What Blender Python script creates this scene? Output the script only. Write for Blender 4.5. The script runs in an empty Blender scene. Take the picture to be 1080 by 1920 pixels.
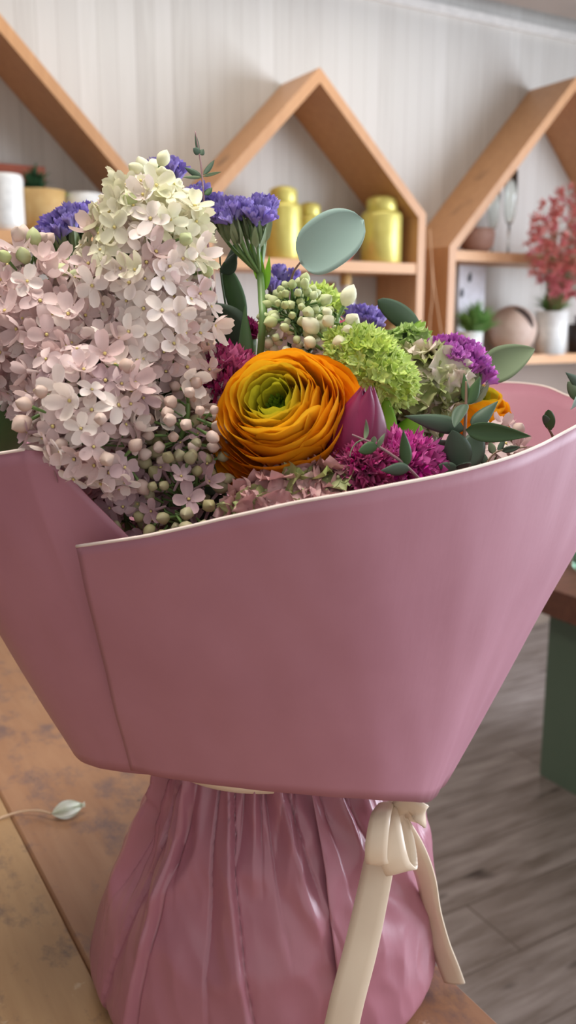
import bpy, math, random
from mathutils import Vector, Matrix, noise
random.seed(7)
PI = math.pi
scene = bpy.context.scene
COL = scene.collection
rnd = random.uniform

# ------------------------------------------------------------------ camera frame
CAM = Vector((0.0, 0.0, 1.29))
PITCH, YAW, FPX = math.radians(12.0), math.radians(-30.0), 1690.0
FWD = Vector((math.sin(-YAW) * math.cos(PITCH), math.cos(YAW) * math.cos(PITCH), -math.sin(PITCH)))
RGT = Vector((math.cos(YAW), math.sin(YAW), 0.0))
UPV = RGT.cross(FWD).normalized()
HD = Vector((math.sin(-YAW), math.cos(YAW), 0.0))      # horizontal viewing direction
WALL_Y, FRONT_Y = 2.70, 2.468
TABLE_Z = 0.85


def ray(px, py):
    return FWD + RGT * ((px - 540) / FPX) - UPV * ((py - 960) / FPX)


def P(px, py, z):
    """world point seen at a photo position, z metres away along the viewing axis"""
    return CAM + ray(px, py) * z


def PY(px, py, y):
    d = ray(px, py)
    return CAM + d * (y / d.y)


def PZ(px, py, z):
    d = ray(px, py)
    return CAM + d * ((z - CAM.z) / d.z)


def V(x, y, z):
    """direction: x right, y up, z toward the viewer"""
    return RGT * x + UPV * y - FWD * z


def B(x, d, z):
    """bouquet frame: x right, d metres ahead of the lens on the level, z above the lens"""
    return CAM + RGT * x + HD * d + Vector((0, 0, z))


# ------------------------------------------------------------------ materials
def lin(c):
    return tuple((v / 255 / 12.92) if v / 255 <= .04045 else ((v / 255 + .055) / 1.055) ** 2.4 for v in c) + (1.0,)


def new_mat(name):
    m = bpy.data.materials.new(name)
    m.use_nodes = True
    nt = m.node_tree
    return m, nt, nt.nodes['Principled BSDF'], nt.nodes['Material Output']


def mixc(nt, fac, a, b):
    n = nt.nodes.new('ShaderNodeMix')
    n.data_type = 'RGBA'
    if fac is not None:
        nt.links.new(fac, n.inputs[0])
    for i, c in ((6, a), (7, b)):
        if hasattr(c, 'links'):
            nt.links.new(c, n.inputs[i])
        else:
            n.inputs[i].default_value = c
    return n.outputs[2]


def nz(nt, scale, detail=3, rough=.5, vec=None, stretch=None, coord='Object'):
    t = nt.nodes.new('ShaderNodeTexCoord')
    v = t.outputs[coord]
    if stretch:
        mp = nt.nodes.new('ShaderNodeMapping')
        mp.inputs['Scale'].default_value = stretch
        nt.links.new(v, mp.inputs['Vector'])
        v = mp.outputs[0]
    n = nt.nodes.new('ShaderNodeTexNoise')
    n.inputs['Scale'].default_value = scale
    n.inputs['Detail'].default_value = detail
    n.inputs['Roughness'].default_value = rough
    nt.links.new(v, n.inputs['Vector'])
    return n.outputs[0]


def ramp(nt, fac, p0, p1):
    n = nt.nodes.new('ShaderNodeMapRange')
    n.inputs[1].default_value = p0
    n.inputs[2].default_value = p1
    nt.links.new(fac, n.inputs[0])
    return n.outputs[0]


def bump(nt, bs, h, strength, dist=.002):
    b = nt.nodes.new('ShaderNodeBump')
    b.inputs['Strength'].default_value = strength
    b.inputs['Distance'].default_value = dist
    nt.links.new(h, b.inputs['Height'])
    nt.links.new(b.outputs[0], bs.inputs['Normal'])


def simple(name, c, c2=None, rough=.5, scale=40, metal=0, spec=.5, stretch=None):
    m, nt, bs, out = new_mat(name)
    bs.inputs['Roughness'].default_value = rough
    bs.inputs['Metallic'].default_value = metal
    bs.inputs['Specular IOR Level'].default_value = spec
    c2 = c2 or tuple(min(255, v * 1.07 + 3) for v in c)
    nt.links.new(mixc(nt, ramp(nt, nz(nt, scale, stretch=stretch), .3, .7), lin(c), lin(c2)), bs.inputs['Base Color'])
    return m


def petal_mat(name, c, c2, scale=60, rough=.55, trans=.3, spec=.3, rand=True, stretch=None, sheen=0):
    """thin living tissue: noise-mixed colour, a share of the light passes through"""
    m, nt, bs, out = new_mat(name)
    f = ramp(nt, nz(nt, scale, stretch=stretch), .3, .7)
    col = mixc(nt, f, lin(c), lin(c2))
    if rand:
        oi = nt.nodes.new('ShaderNodeObjectInfo')
        h = nt.nodes.new('ShaderNodeHueSaturation')
        h.inputs['Value'].default_value = 1
        nt.links.new(ramp(nt, oi.outputs['Random'], -.0, 1.0), h.inputs['Fac'])
        h.inputs['Saturation'].default_value = .75
        h.inputs['Value'].default_value = 1.12
        nt.links.new(col, h.inputs['Color'])
        col = h.outputs[0]
    nt.links.new(col, bs.inputs['Base Color'])
    bs.inputs['Roughness'].default_value = rough
    bs.inputs['Specular IOR Level'].default_value = spec
    if trans:
        tr = nt.nodes.new('ShaderNodeBsdfTranslucent')
        nt.links.new(col, tr.inputs['Color'])
        mx = nt.nodes.new('ShaderNodeMixShader')
        mx.inputs[0].default_value = trans
        nt.links.new(bs.outputs[0], mx.inputs[1])
        nt.links.new(tr.outputs[0], mx.inputs[2])
        nt.links.new(mx.outputs[0], out.inputs[0])
    return m


# ------------------------------------------------------------------ meshes
class MB:
    def __init__(s):
        s.v, s.f, s.m = [], [], []

    def add(s, vs, fs, mi=0):
        o = len(s.v)
        s.v += [Vector(v) for v in vs]
        s.f += [tuple(i + o for i in f) for f in fs]
        s.m += [mi] * len(fs)
        return s

    def merge(s, other, mat=None):
        o = len(s.v)
        s.v += [(mat @ v) if mat else v.copy() for v in other.v]
        s.f += [tuple(i + o for i in f) for f in other.f]
        s.m += other.m
        return s

    def grid(s, nu, nv, fn, closed_u=False, mi=0):
        vs = [fn(i / (nu if closed_u else nu - 1), j / (nv - 1)) for i in range(nu) for j in range(nv)]
        fs = []
        for i in range(nu if closed_u else nu - 1):
            for j in range(nv - 1):
                a, b = i, (i + 1) % nu
                fs.append((a * nv + j, b * nv + j, b * nv + j + 1, a * nv + j + 1))
        return s.add(vs, fs, mi)

    def box(s, lo, hi, mi=0):
        (a, b, c), (d, e, f) = lo, hi
        return s.add([(a, b, c), (d, b, c), (d, e, c), (a, e, c), (a, b, f), (d, b, f), (d, e, f), (a, e, f)],
                     [(0, 3, 2, 1), (4, 5, 6, 7), (0, 1, 5, 4), (1, 2, 6, 5), (2, 3, 7, 6), (3, 0, 4, 7)], mi)

    def prism(s, pts, y0, y1, mi=0):
        n = len(pts)
        vs = [(x, y0, z) for x, z in pts] + [(x, y1, z) for x, z in pts]
        fs = [tuple(range(n)), tuple(range(2 * n - 1, n - 1, -1))]
        fs += [(i, i + n, (i + 1) % n + n, (i + 1) % n) for i in range(n)]
        return s.add(vs, fs, mi)

    def tube(s, pts, r, seg=8, mi=0, caps=True):
        pts = [Vector(p) for p in pts]
        n = len(pts)
        rs = r if isinstance(r, (list, tuple)) else [r] * n
        vs, fs, pa = [], [], None
        for i, p in enumerate(pts):
            t = (pts[min(i + 1, n - 1)] - pts[max(i - 1, 0)]).normalized()
            if pa is None:
                pa = t.orthogonal().normalized()
            pa = (pa - t * pa.dot(t)).normalized()
            q = t.cross(pa)
            vs += [p + (pa * math.cos(k * 2 * PI / seg) + q * math.sin(k * 2 * PI / seg)) * rs[i] for k in range(seg)]
        for i in range(n - 1):
            for k in range(seg):
                k2 = (k + 1) % seg
                fs.append((i * seg + k, i * seg + k2, (i + 1) * seg + k2, (i + 1) * seg + k))
        if caps:
            fs += [tuple(range(seg - 1, -1, -1)), tuple((n - 1) * seg + k for k in range(seg))]
        return s.add(vs, fs, mi)

    def lathe(s, prof, c, seg=40, mi=0):
        c = Vector(c)
        n = len(prof)
        vs = [c + Vector((r * math.cos(k * 2 * PI / seg), r * math.sin(k * 2 * PI / seg), z)) for k in range(seg) for r, z in prof]
        fs = [(k * n + j, ((k + 1) % seg) * n + j, ((k + 1) % seg) * n + j + 1, k * n + j + 1) for k in range(seg) for j in range(n - 1)]
        return s.add(vs, fs, mi)

    def ball(s, c, r, seg=10, rings=7, mi=0):
        c = Vector(c)
        r = Vector((r, r, r)) if not hasattr(r, '__len__') else Vector(r)
        return s.grid(seg, rings, lambda u, v: c + Vector((r.x * math.sin(v * PI) * math.cos(u * 2 * PI),
                      r.y * math.sin(v * PI) * math.sin(u * 2 * PI), -r.z * math.cos(v * PI))), True, mi)

    def mesh(s, name, mats, smooth=True, origin=Vector((0, 0, 0))):
        me = bpy.data.meshes.new(name)
        me.from_pydata([tuple(v - origin) for v in s.v], [], s.f)
        for m in (mats if isinstance(mats, (list, tuple)) else [mats]):
            me.materials.append(m)
        me.polygons.foreach_set('material_index', s.m)
        if smooth:
            me.polygons.foreach_set('use_smooth', [True] * len(s.f))
        me.update()
        return me

    def build(s, name, mats, parent=None, smooth=True, origin=None):
        org = ORG[parent.name] if parent else (Vector(origin) if origin is not None else Vector((0, 0, 0)))
        o = bpy.data.objects.new(name, s.mesh(name, mats, smooth, org))
        COL.objects.link(o)
        if parent:
            o.parent = parent
        else:
            o.location = org
        ORG[o.name] = org
        return o


ORG = {}


def tag(o, label, cat, group=None):
    o['label'] = label
    o['category'] = cat
    if group:
        o['group'] = group
    return o


def thing(name, label, cat, loc, group=None):
    o = bpy.data.objects.new(name, None)
    o.empty_display_size = .02
    COL.objects.link(o)
    o.location = loc
    ORG[o.name] = Vector(loc)
    return tag(o, label, cat, group)


def struct(o):
    o['kind'] = 'structure'
    return o


def put(name, me, parent, M):
    """a part that shares mesh data, placed by a world matrix"""
    o = bpy.data.objects.new(name, me)
    COL.objects.link(o)
    o.parent = parent
    o.matrix_basis = Matrix.Translation(-ORG[parent.name]) @ M
    ORG[o.name] = ORG[parent.name]
    return o


def frame(n, spin=0.0, up=None):
    n = Vector(n).normalized()
    a = n.orthogonal().normalized() if up is None else (Vector(up) - n * n.dot(Vector(up))).normalized()
    b = n.cross(a)
    c, s_ = math.cos(spin), math.sin(spin)
    x = a * c + b * s_
    y = n.cross(x)
    return Matrix((x, y, n)).transposed()


def M4(loc, rot3, sc=1.0):
    return Matrix.Translation(loc) @ rot3.to_4x4() @ Matrix.Scale(sc, 4)


def cr(pts, n):
    """Catmull-Rom through pts (vectors or floats), n samples"""
    out, k = [], len(pts)
    for i in range(n):
        t = i / (n - 1) * (k - 1)
        j = min(int(t), k - 2)
        t -= j
        p0, p1, p2, p3 = pts[max(j - 1, 0)], pts[j], pts[j + 1], pts[min(j + 2, k - 1)]
        out.append(.5 * (2 * p1 + (p2 - p0) * t + (2 * p0 - 5 * p1 + 4 * p2 - p3) * t * t + (3 * p1 - p0 - 3 * p2 + p3) * t * t * t))
    return out


def leaf_mb(base, tip, side, width, droop=0.0, fold=.25, shape='oval', mb=None, mi=0, nu=13, nv=7, wave=0.0):
    base, tip = Vector(base), Vector(tip)
    ax = tip - base
    L = ax.length
    side = (Vector(side) - ax.normalized() * Vector(side).dot(ax.normalized())).normalized()
    up = ax.normalized().cross(side)
    mb = mb or MB()
    def w(s_):
        if shape == 'round':
            return max(0.0, math.sin(PI * min(1, s_) ** .85)) ** .55
        if shape == 'disc':
            return (1 - abs(2 * s_ ** .9 - 1) ** 2.6) ** .6
        if shape == 'lance':
            return math.sin(PI * s_ ** .7) ** .9 * (1 - .25 * s_)
        return math.sin(PI * s_ ** .8) ** .75
    def fn(u, v):
        t = (v - .5) * 2
        h = width * .5 * (w(u) if 0 < u < 1 else 0.0)
        z = droop * L * (4 * u * (1 - u)) + fold * h * (t * t) + wave * math.sin(u * 14 + t * 2) * h
        return base + ax * u + side * (h * t) + up * z
    return mb.grid(nu, nv, fn, mi=mi)
# ------------------------------------------------------------------ setting
def wall_mat():
    m, nt, bs, out = new_mat('whitewashed_boards')
    tc = nt.nodes.new('ShaderNodeTexCoord')
    sx = nt.nodes.new('ShaderNodeSeparateXYZ')
    nt.links.new(tc.outputs['Object'], sx.inputs[0])
    def mth(op, a, b=None):
        n = nt.nodes.new('ShaderNodeMath')
        n.operation = op
        for i, q in enumerate((a, b)):
            if q is None:
                continue
            if hasattr(q, 'links'):
                nt.links.new(q, n.inputs[i])
            else:
                n.inputs[i].default_value = q
        return n.outputs[0]
    xs = mth('DIVIDE', sx.outputs[0], .058)
    fr, fl = mth('FRACT', xs), mth('FLOOR', xs)
    wn = nt.nodes.new('ShaderNodeTexWhiteNoise')
    wn.noise_dimensions = '1D'
    nt.links.new(fl, wn.inputs['W'])
    gap = mth('LESS_THAN', fr, .05)
    c = mixc(nt, wn.outputs[0], lin((188, 184, 177)), lin((208, 205, 199)))
    c = mixc(nt, ramp(nt, nz(nt, 9, 4, stretch=(8, 1, .5)), .35, .7), c, lin((200, 197, 190)))
    g2 = mth('MULTIPLY', gap, .35)
    c = mixc(nt, g2, c, lin((150, 142, 132)))
    nt.links.new(c, bs.inputs['Base Color'])
    bs.inputs['Roughness'].default_value = .6
    bump(nt, bs, mth('SUBTRACT', 1.0, gap), .4, .003)
    return m


def floor_mat():
    m, nt, bs, out = new_mat('grey_brown_planks')
    tc = nt.nodes.new('ShaderNodeTexCoord')
    br = nt.nodes.new('ShaderNodeTexBrick')
    br.inputs['Scale'].default_value = 1
    br.inputs['Brick Width'].default_value = 1.25
    br.inputs['Row Height'].default_value = .17
    br.inputs['Mortar Size'].default_value = .002
    br.inputs['Color1'].default_value = lin((170, 160, 156))
    br.inputs['Color2'].default_value = lin((150, 139, 134))
    br.inputs['Mortar'].default_value = lin((70, 58, 50))
    nt.links.new(tc.outputs['Object'], br.inputs['Vector'])
    g = ramp(nt, nz(nt, 3.2, 5, .6, stretch=(1.2, 9, 1)), .35, .68)
    c = mixc(nt, g, br.outputs['Color'], lin((112, 100, 92)))
    kn = ramp(nt, nz(nt, 2.6, 2, .5, stretch=(1.6, 5, 1)), .66, .74)
    c = mixc(nt, kn, c, lin((66, 56, 52)))
    nt.links.new(c, bs.inputs['Base Color'])
    bs.inputs['Roughness'].default_value = .33
    return m


def wood(name, c, c2, stretch, rough=.5, scale=6):
    m, nt, bs, out = new_mat(name)
    f = ramp(nt, nz(nt, scale, 5, .6, stretch=stretch), .3, .7)
    col = mixc(nt, f, lin(c), lin(c2))
    k = ramp(nt, nz(nt, 5, 2), .68, .78)
    col = mixc(nt, k, col, lin(tuple(v * .72 for v in c)))
    nt.links.new(col, bs.inputs['Base Color'])
    bs.inputs['Roughness'].default_value = rough
    return m


def worn(name, c, c2, stain, lightspot):
    m, nt, bs, out = new_mat(name)
    f = ramp(nt, nz(nt, 7, 5, .6, stretch=(9, 1, 1)), .3, .7)
    col = mixc(nt, f, lin(c), lin(c2))
    col = mixc(nt, ramp(nt, nz(nt, 17, 6, .72, stretch=(1.5, 1, 1)),   .50, .66), col, lin(stain))
    col = mixc(nt, ramp(nt, nz(nt, 23, 5, .7, stretch=(1, 1.2, 1)), .66, .74), col, lin(lightspot))
    col = mixc(nt, ramp(nt, nz(nt, 41, 4, .7), .70, .76), col, lin((70, 55, 48)))
    nt.links.new(col, bs.inputs['Base Color'])
    bs.inputs['Roughness'].default_value = .5
    bump(nt, bs, nz(nt, 30, 4), .15, .002)
    return m


M_WALL, M_FLOOR = wall_mat(), floor_mat()
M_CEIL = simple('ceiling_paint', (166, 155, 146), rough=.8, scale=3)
M_WHITE = simple('white_gloss_paint', (214, 210, 204), rough=.4)
M_SHELF_X = wood('pine_shelf_long', (206, 154, 104), (216, 164, 114), (1, 1, 12), .45)
M_SHELF_Z = wood('pine_shelf_upright', (190, 140, 96), (204, 154, 108), (10, 10, 1), .45)

ZCEIL = PY(1080, 66, WALL_Y).z
fl = MB().box((-3.2, -2.5, -.05), (3.6, WALL_Y + .1, 0)).build('floor', M_FLOOR, smooth=False)
struct(fl)
struct(MB().box((-3.2, WALL_Y, 0), (3.6, WALL_Y + .1, ZCEIL + .1)).build('wall_back', M_WALL, smooth=False))
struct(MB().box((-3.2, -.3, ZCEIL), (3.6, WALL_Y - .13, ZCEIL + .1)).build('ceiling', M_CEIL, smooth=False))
struct(MB().box((-3.2, WALL_Y - .13, ZCEIL + .07), (3.6, WALL_Y, ZCEIL + .1)).build('ceiling_shade_strip', simple('painted_recess_shade', (70, 68, 66), rough=.8, scale=3), smooth=False))  # dark strip added above the ceiling edge, its colour stands in for shade
tr = MB().box((-3.2, WALL_Y - .018, ZCEIL - .03), (3.6, WALL_Y, ZCEIL))
struct(tr.build('trim_1', M_WHITE, smooth=False))
struct(MB().box((-3.2, WALL_Y - .015, 0), (3.6, WALL_Y, .09)).build('baseboard_back', simple('beige_baseboard', (158, 142, 128), rough=.5, scale=3), smooth=False))
ZWAIN = PY(1010, 690, FRONT_Y).z - .002
struct(MB().box((-3.2, WALL_Y - .012, .09), (3.6, WALL_Y - .001, ZWAIN)).build('trim_2', simple('taupe_paint', (156, 140, 128), rough=.6, scale=3), smooth=False))
# right wall with the window that lights the place
WX, WY0, WY1, WZ0, WZ1 = 3.6, -1.7, 1.5, .55, 2.15
rw = MB()
rw.box((WX, -2.5, 0), (WX + .12, WY0, ZCEIL)).box((WX, WY1, 0), (WX + .12, WALL_Y, ZCEIL))
rw.box((WX, WY0, 0), (WX + .12, WY1, WZ0)).box((WX, WY0, WZ1), (WX + .12, WY1, ZCEIL))
struct(rw.build('wall_right', simple('right_wall_paint', (205, 200, 192), rough=.7), smooth=False))
wf = MB()
for y in (WY0, (WY0 * 2 + WY1) / 3, (WY0 + WY1 * 2) / 3, WY1 - .05):
    wf.box((WX + .03, y, WZ0), (WX + .08, y + .05, WZ1))
wf.box((WX + .03, WY0, WZ0), (WX + .08, WY1, WZ0 + .05)).box((WX + .03, WY0, WZ1 - .05), (WX + .08, WY1, WZ1))
struct(wf.build('window_1', M_WHITE, smooth=False))

struct(MB().box((-3.3, -2.5, 0), (-3.2, WALL_Y + .1, ZCEIL)).build('wall_left_fill_block', simple('fill_block_grey', (150, 142, 136), rough=.7), smooth=False))  # unseen wall added to cut the ambient fill from the left

# ------------------------------------------------------------------ house shelves
TH = .03


def house(label, xl, xr, ze, xa, za, zb, boards, group):
    """xl, xr: outer sides; ze: eaves; xa, za: ridge; zb: bottom; boards: tops of the shelf boards"""
    t = thing('house_shelf', label, 'shelf', ((xl + xr) / 2, WALL_Y, zb), group)
    y0, y1 = FRONT_Y, WALL_Y - .001
    def inner(x0, z0, x1, z1):
        d = Vector((x1 - x0, z1 - z0)).normalized()
        return d
    dl = inner(xl, ze, xa, za)
    dr = inner(xr, ze, xa, za)
    # inner ridge / inner eaves by offsetting the slopes
    def slope_at(x0, z0, d, x):
        return z0 + (x - x0) * d.y / d.x
    offl = TH / dl.x
    offr = TH / abs(dr.x)
    zil = slope_at(xl, ze, dl, xl + TH) - offl
    zir = slope_at(xr, ze, dr, xr - TH) - offr
    # inner ridge
    a1 = dl.y / dl.x
    a2 = dr.y / dr.x
    xi = ((ze - offr - a2 * xr) - (ze - offl - a1 * xl)) / (a1 - a2)
    zi = ze - offl + a1 * (xi - xl)
    MB().prism([(xl, ze), (xl + TH, zil), (xi, zi), (xa, za)], y0, y1).build('roof_panel', M_SHELF_Z, t, False)
    MB().prism([(xa, za), (xi, zi), (xr - TH, zir), (xr, ze)], y0, y1).build('roof_panel', M_SHELF_Z, t, False)
    MB().prism([(xl, ze), (xl, zb), (xl + TH, zb), (xl + TH, zil)], y0, y1).build('side_panel', M_SHELF_Z, t, False)
    MB().prism([(xr, ze), (xr - TH, zir), (xr - TH, zb), (xr, zb)], y0, y1).build('side_panel', M_SHELF_Z, t, False)
    for z in boards:
        MB().box((xl + TH, y0 + .004, z - TH * 1.1), (xr - TH, y1, z)).build('shelf_board', M_SHELF_X, t, False)
    return t


def fx(px, py):
    p = PY(px, py, FRONT_Y)
    return p.x, p.z


mxl, mel = fx(381, 370)
mxr, mer = fx(799, 402)
mxa, mza = fx(600, 126)
rxl, rel = fx(843, 462)
rxa, rza = fx(1082, 143)
lxr, ler = fx(344, 436)
lx0, lz0 = fx(0, 26)
ze_m = (mel + mer) / 2
MS = fx(650, 489)[1]       # middle shelf top
RS = fx(900, 471)[1]
RB = fx(1010, 665)[1]
LS = fx(50, 432)[1]
ZB = RB - TH * 1.1
GRP = 'house-shaped shelves on the back wall'
house('pine house-shaped shelf in the middle, holding the yellow-gold canisters', mxl, mxr, ze_m, mxa, mza, ZB, [MS, RB], GRP)
house('pine house-shaped shelf at right, behind the red dried flowers', rxl, 2 * rxa - rxl, rel, rxa, rza, ZB, [RS, RB], GRP)
sl = (lz0 - ler) / (lxr - lx0)
hw = rxa - rxl
house('pine house-shaped shelf at left, cut by the photo edge, holding small plant pots', lxr - 2 * hw, lxr, ler, lxr - hw, ler + sl * hw, ZB, [LS, RB], GRP)

# ------------------------------------------------------------------ things on the shelves
M_GOLD = simple('brushed_yellow_gold', (218, 208, 118), (208, 196, 104), rough=.36, metal=.35)
M_CERW = simple('white_ceramic', (226, 226, 222), rough=.25)
M_TERRA = simple('pink_clay', (196, 160, 146), (186, 148, 132), rough=.6)
M_SOIL = simple('potting_soil', (56, 44, 36), rough=.9)
M_DARK = simple('dark_ceramic', (52, 44, 44), rough=.4)
M_TAN = simple('tan_clay', (202, 168, 110), (190, 152, 92), rough=.6)
M_GREEN = petal_mat('houseplant_green', (96, 150, 62), (130, 180, 84), 30)
M_DKGREEN = petal_mat('dark_succulent_green', (48, 84, 58), (66, 106, 70), 30)
M_CHART = petal_mat('chartreuse_leaf', (176, 200, 60), (150, 180, 50), 30)
M_GLASS, nt_, bs_, _o = new_mat('clear_glass')
bs_.inputs['Transmission Weight'].default_value = 1
bs_.inputs['Roughness'].default_value = .02
bs_.inputs['Base Color'].default_value = (.93, .97, .95, 1)


def on(px, y, z):
    """point at photo column px on depth plane y and height z"""
    d0 = ray(px, 600)
    # refine the row until the height matches
    py = 600.0
    for _ in range(6):
        p = PY(px, py, y)
        q = PY(px, py + 1, y)
        py += (z - p.z) / (q.z - p.z)
    return PY(px, py, y)


def psize(y, px, npx):
    """metres covered by npx photo pixels around column px on plane y"""
    d = ray(px, 500)
    return npx * (y / d.y) / FPX


def canister(px, wpx, y, hpx, label):
    c = on(px, y, MS)
    r = psize(y, px, wpx) / 2
    h = psize(y, px, hpx)
    t = thing('tea_canister', label, 'canister', c, 'yellow-gold canisters on the middle shelf')
    MB().lathe([(0, 0), (r * .96, 0), (r, .004), (r, h * .70), (r * .97, h * .735), (r * .80, h * .78), (r * .72, h * .785), (0, h * .785)], c).build('body', M_GOLD, t)
    MB().lathe([(r * .74, h * .78), (r * .76, h * .79), (r * .76, h * .93), (r * .70, h * .965), (r * .40, h), (0, h)], c).build('lid', M_GOLD, t)


canister(531, 68, FRONT_Y + .085, 131, 'large yellow-gold canister left of the round blue-green leaf, beside the purple statice')
canister(580, 54, FRONT_Y + .17, 108, 'small yellow-gold canister set back, between the two larger ones')
canister(714, 76, FRONT_Y + .085, 121, 'large yellow-gold canister right of the round blue-green leaf, by the side panel')

# red bowl peeping out behind the round leaf
c = on(640, FRONT_Y + .07, MS)
tag(MB().lathe([(0, 0), (.025, 0), (.040, .03), (.042, .055), (.038, .055), (.036, .03), (0, .008)], c).build('bowl', simple('red_glaze', (196, 82, 84), rough=.35), origin=c),
    'small red bowl between the canisters, mostly hidden by the round leaf', 'bowl')

# bottles on the middle shelf's lower board
def bottle(px, y, hpx, wpx, label, mat):
    c = on(px, y, RB)
    h = psize(y, px, hpx)
    r = psize(y, px, wpx) / 2
    t = thing('bottle', label, 'bottle', c, 'bottles on the lower board')
    MB().lathe([(0, 0), (r, 0), (r, h * .70), (r * .85, h * .76), (r * .5, h * .81), (r * .5, h * .9), (0, h * .9)], c).build('body', mat, t)
    MB().lathe([(r * .58, h * .87), (r * .58, h), (0, h)], c).build('cap', M_TAN, t)


M_MILK = simple('milk_glass', (206, 200, 198), rough=.2)
bottle(646, FRONT_Y + .10, 155, 36, 'white bottle with a tan cap on the lower board of the middle shelf', M_MILK)
bottle(618, FRONT_Y + .15, 140, 34, 'grey-white bottle left of the tan-capped one, behind the green flowers', simple('grey_milk_glass', (176, 166, 164), rough=.2))
bottle(733, FRONT_Y + .07, 60, 26, 'short pale bottle at the right end of the lower middle board', M_MILK)


def pot_mb(c, r0, r1, h, wall=.006):
    return MB().lathe([(0, 0), (r0, 0), (r1, h), (r1 - wall, h), (r1 - wall - .004, h * .86), (0, h * .86)], c)


def tuft(t, c, n, spread, height, mat, wid, name='foliage', droop=-.15):
    mb = MB()
    for i in range(n):
        a = rnd(0, 2 * PI)
        q = rnd(.1, 1)
        tip = c + Vector((math.cos(a) * spread * q, math.sin(a) * spread * q, height * rnd(.4, 1.05) * (1.15 - .5 * q)))
        b = c + Vector((math.cos(a), math.sin(a), 0)) * spread * .15
        leaf_mb(b, tip, Vector((-math.sin(a), math.cos(a), rnd(-.3, .3))), wid, -droop, .2, 'lance', mb, nu=6, nv=3)
    return mb.build(name, mat, t)


# left shelf
c = on(12, FRONT_Y + .06, LS)
tag(MB().lathe([(0, 0), (.046, 0), (.05, .02), (.051, .13), (.047, .142), (.043, .142), (.043, .02), (0, .02)], c).build('jar', M_CERW, origin=c),
    'white ceramic jar at the left end of the left shelf', 'jar')
c = on(79, FRONT_Y + .08, LS)
t = thing('potted_succulent', 'tan clay pot with a low dark green succulent on the left shelf', 'potted plant', c)
h = psize(FRONT_Y + .08, 79, 76)
pot_mb(c, .055, .068, h).build('pot', M_TAN, t)
MB().lathe([(0, h * .88), (.06, h * .88)], c).build('soil', M_SOIL, t)
tuft(t, c + Vector((-.01, 0, h * .88)), 70, .06, .085, M_DKGREEN, .018)
tuft(t, c + Vector((.055, -.01, h * .8)), 14, .035, .03, M_CHART, .016, 'trailing_leaf', -.4)
c = on(163, FRONT_Y + .09, LS)
tag(MB().lathe([(0, 0), (.052, 0), (.058, .02), (.060, .085), (.052, .112), (.046, .114), (.044, .1), (.05, .03), (0, .02)], c).build('pot', M_CERW, origin=c),
    'squat white ceramic pot right of the tan plant pot, behind the purple statice', 'pot')
c = on(20, FRONT_Y + .17, LS)
MBx = MB().box((c.x - .13, c.y - .02, c.z), (c.x + .1, c.y + .02, c.z + .185))
tag(MBx.build('tray', simple('red_brown_wood', (150, 70, 48), (168, 88, 60), rough=.5), smooth=False, origin=c),
    'red-brown wooden tray standing behind the white jar on the left shelf', 'tray')

# right shelf
c = on(893, FRONT_Y + .10, RS)
r = psize(FRONT_Y + .1, 893, 66) / 2
tag(MB().lathe([(0, 0), (r * .55, 0), (r * .92, r * .45), (r, r * 1.0), (r * .94, r * 1.35), (r * .88, r * 1.35), (r * .9, r), (r * .5, r * .2), (0, r * .12)], c).build('bowl', M_TERRA, origin=c),
    'round pink clay bowl on the upper board of the right shelf', 'bowl')
for px, dy, hp, lab in ((922, .17, 130, 'shorter clear stemmed glass just right of the pink clay bowl'),
                        (952, .10, 150, 'taller clear stemmed glass right of the pink clay bowl, nearer the red flowers')):
    c = on(px, FRONT_Y + dy, RS)
    h = psize(FRONT_Y + dy, px, hp)
    t = thing('champagne_glass', lab, 'glass', c, 'stemmed glasses on the right shelf')
    MB().lathe([(0, .004), (.028, .002), (.028, 0), (0, 0)], c, 24).build('foot', M_GLASS, t)
    MB().lathe([(0, .003), (.004, .003), (.004, h * .36), (0, h * .36)], c, 16).build('stem', M_GLASS, t)
    MB().lathe([(.0, h * .36), (.012, h * .38), (.021, h * .5), (.024, h * .7), (.022, h), (.0205, h), (.022, h * .7), (.019, h * .51), (.010, h * .4), (0, h * .385)], c, 28).build('bowl', M_GLASS, t)

# white card with dark marks standing in the right shelf
c = on(884, FRONT_Y + .13, RB)
card_w, card_h = .105, psize(FRONT_Y + .13, 884, 165)
M_CARD = simple('white_card', (206, 206, 214), rough=.6)
t = thing('greeting_card', 'white card with two dark leaf-shaped marks leaning inside the right shelf', 'card', c)
MB().box((c.x - card_w / 2 - .02, c.y, c.z), (c.x + card_w / 2, c.y + .004, c.z + card_h)).build('sheet', M_CARD, t, False)
mk = MB()
for px, py in ((881, 520), (866, 549)):
    q = PY(px, py, c.y - .001)
    leaf_mb(q + Vector((-.002, 0, -.019)), q + Vector((.002, 0, .019)), Vector((1, 0, 0)), .018, 0, 0, 'oval', mk)
mk.build('printed_mark', simple('black_ink', (48, 50, 56), rough=.6), t)

# green plant in a white pot
c = on(880, FRONT_Y + .05, RB)
t = thing('potted_fern', 'bright green bushy plant in a small white pot on the lower right board', 'potted plant', c)
pot_mb(c, .038, .046, .085).build('pot', M_CERW, t)
MB().lathe([(0, .07), (.04, .07)], c).build('soil', M_SOIL, t)
tuft(t, c + Vector((.012, -.01, .07)), 260, .105, .125, M_GREEN, .018, 'foliage', -.1)

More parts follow.
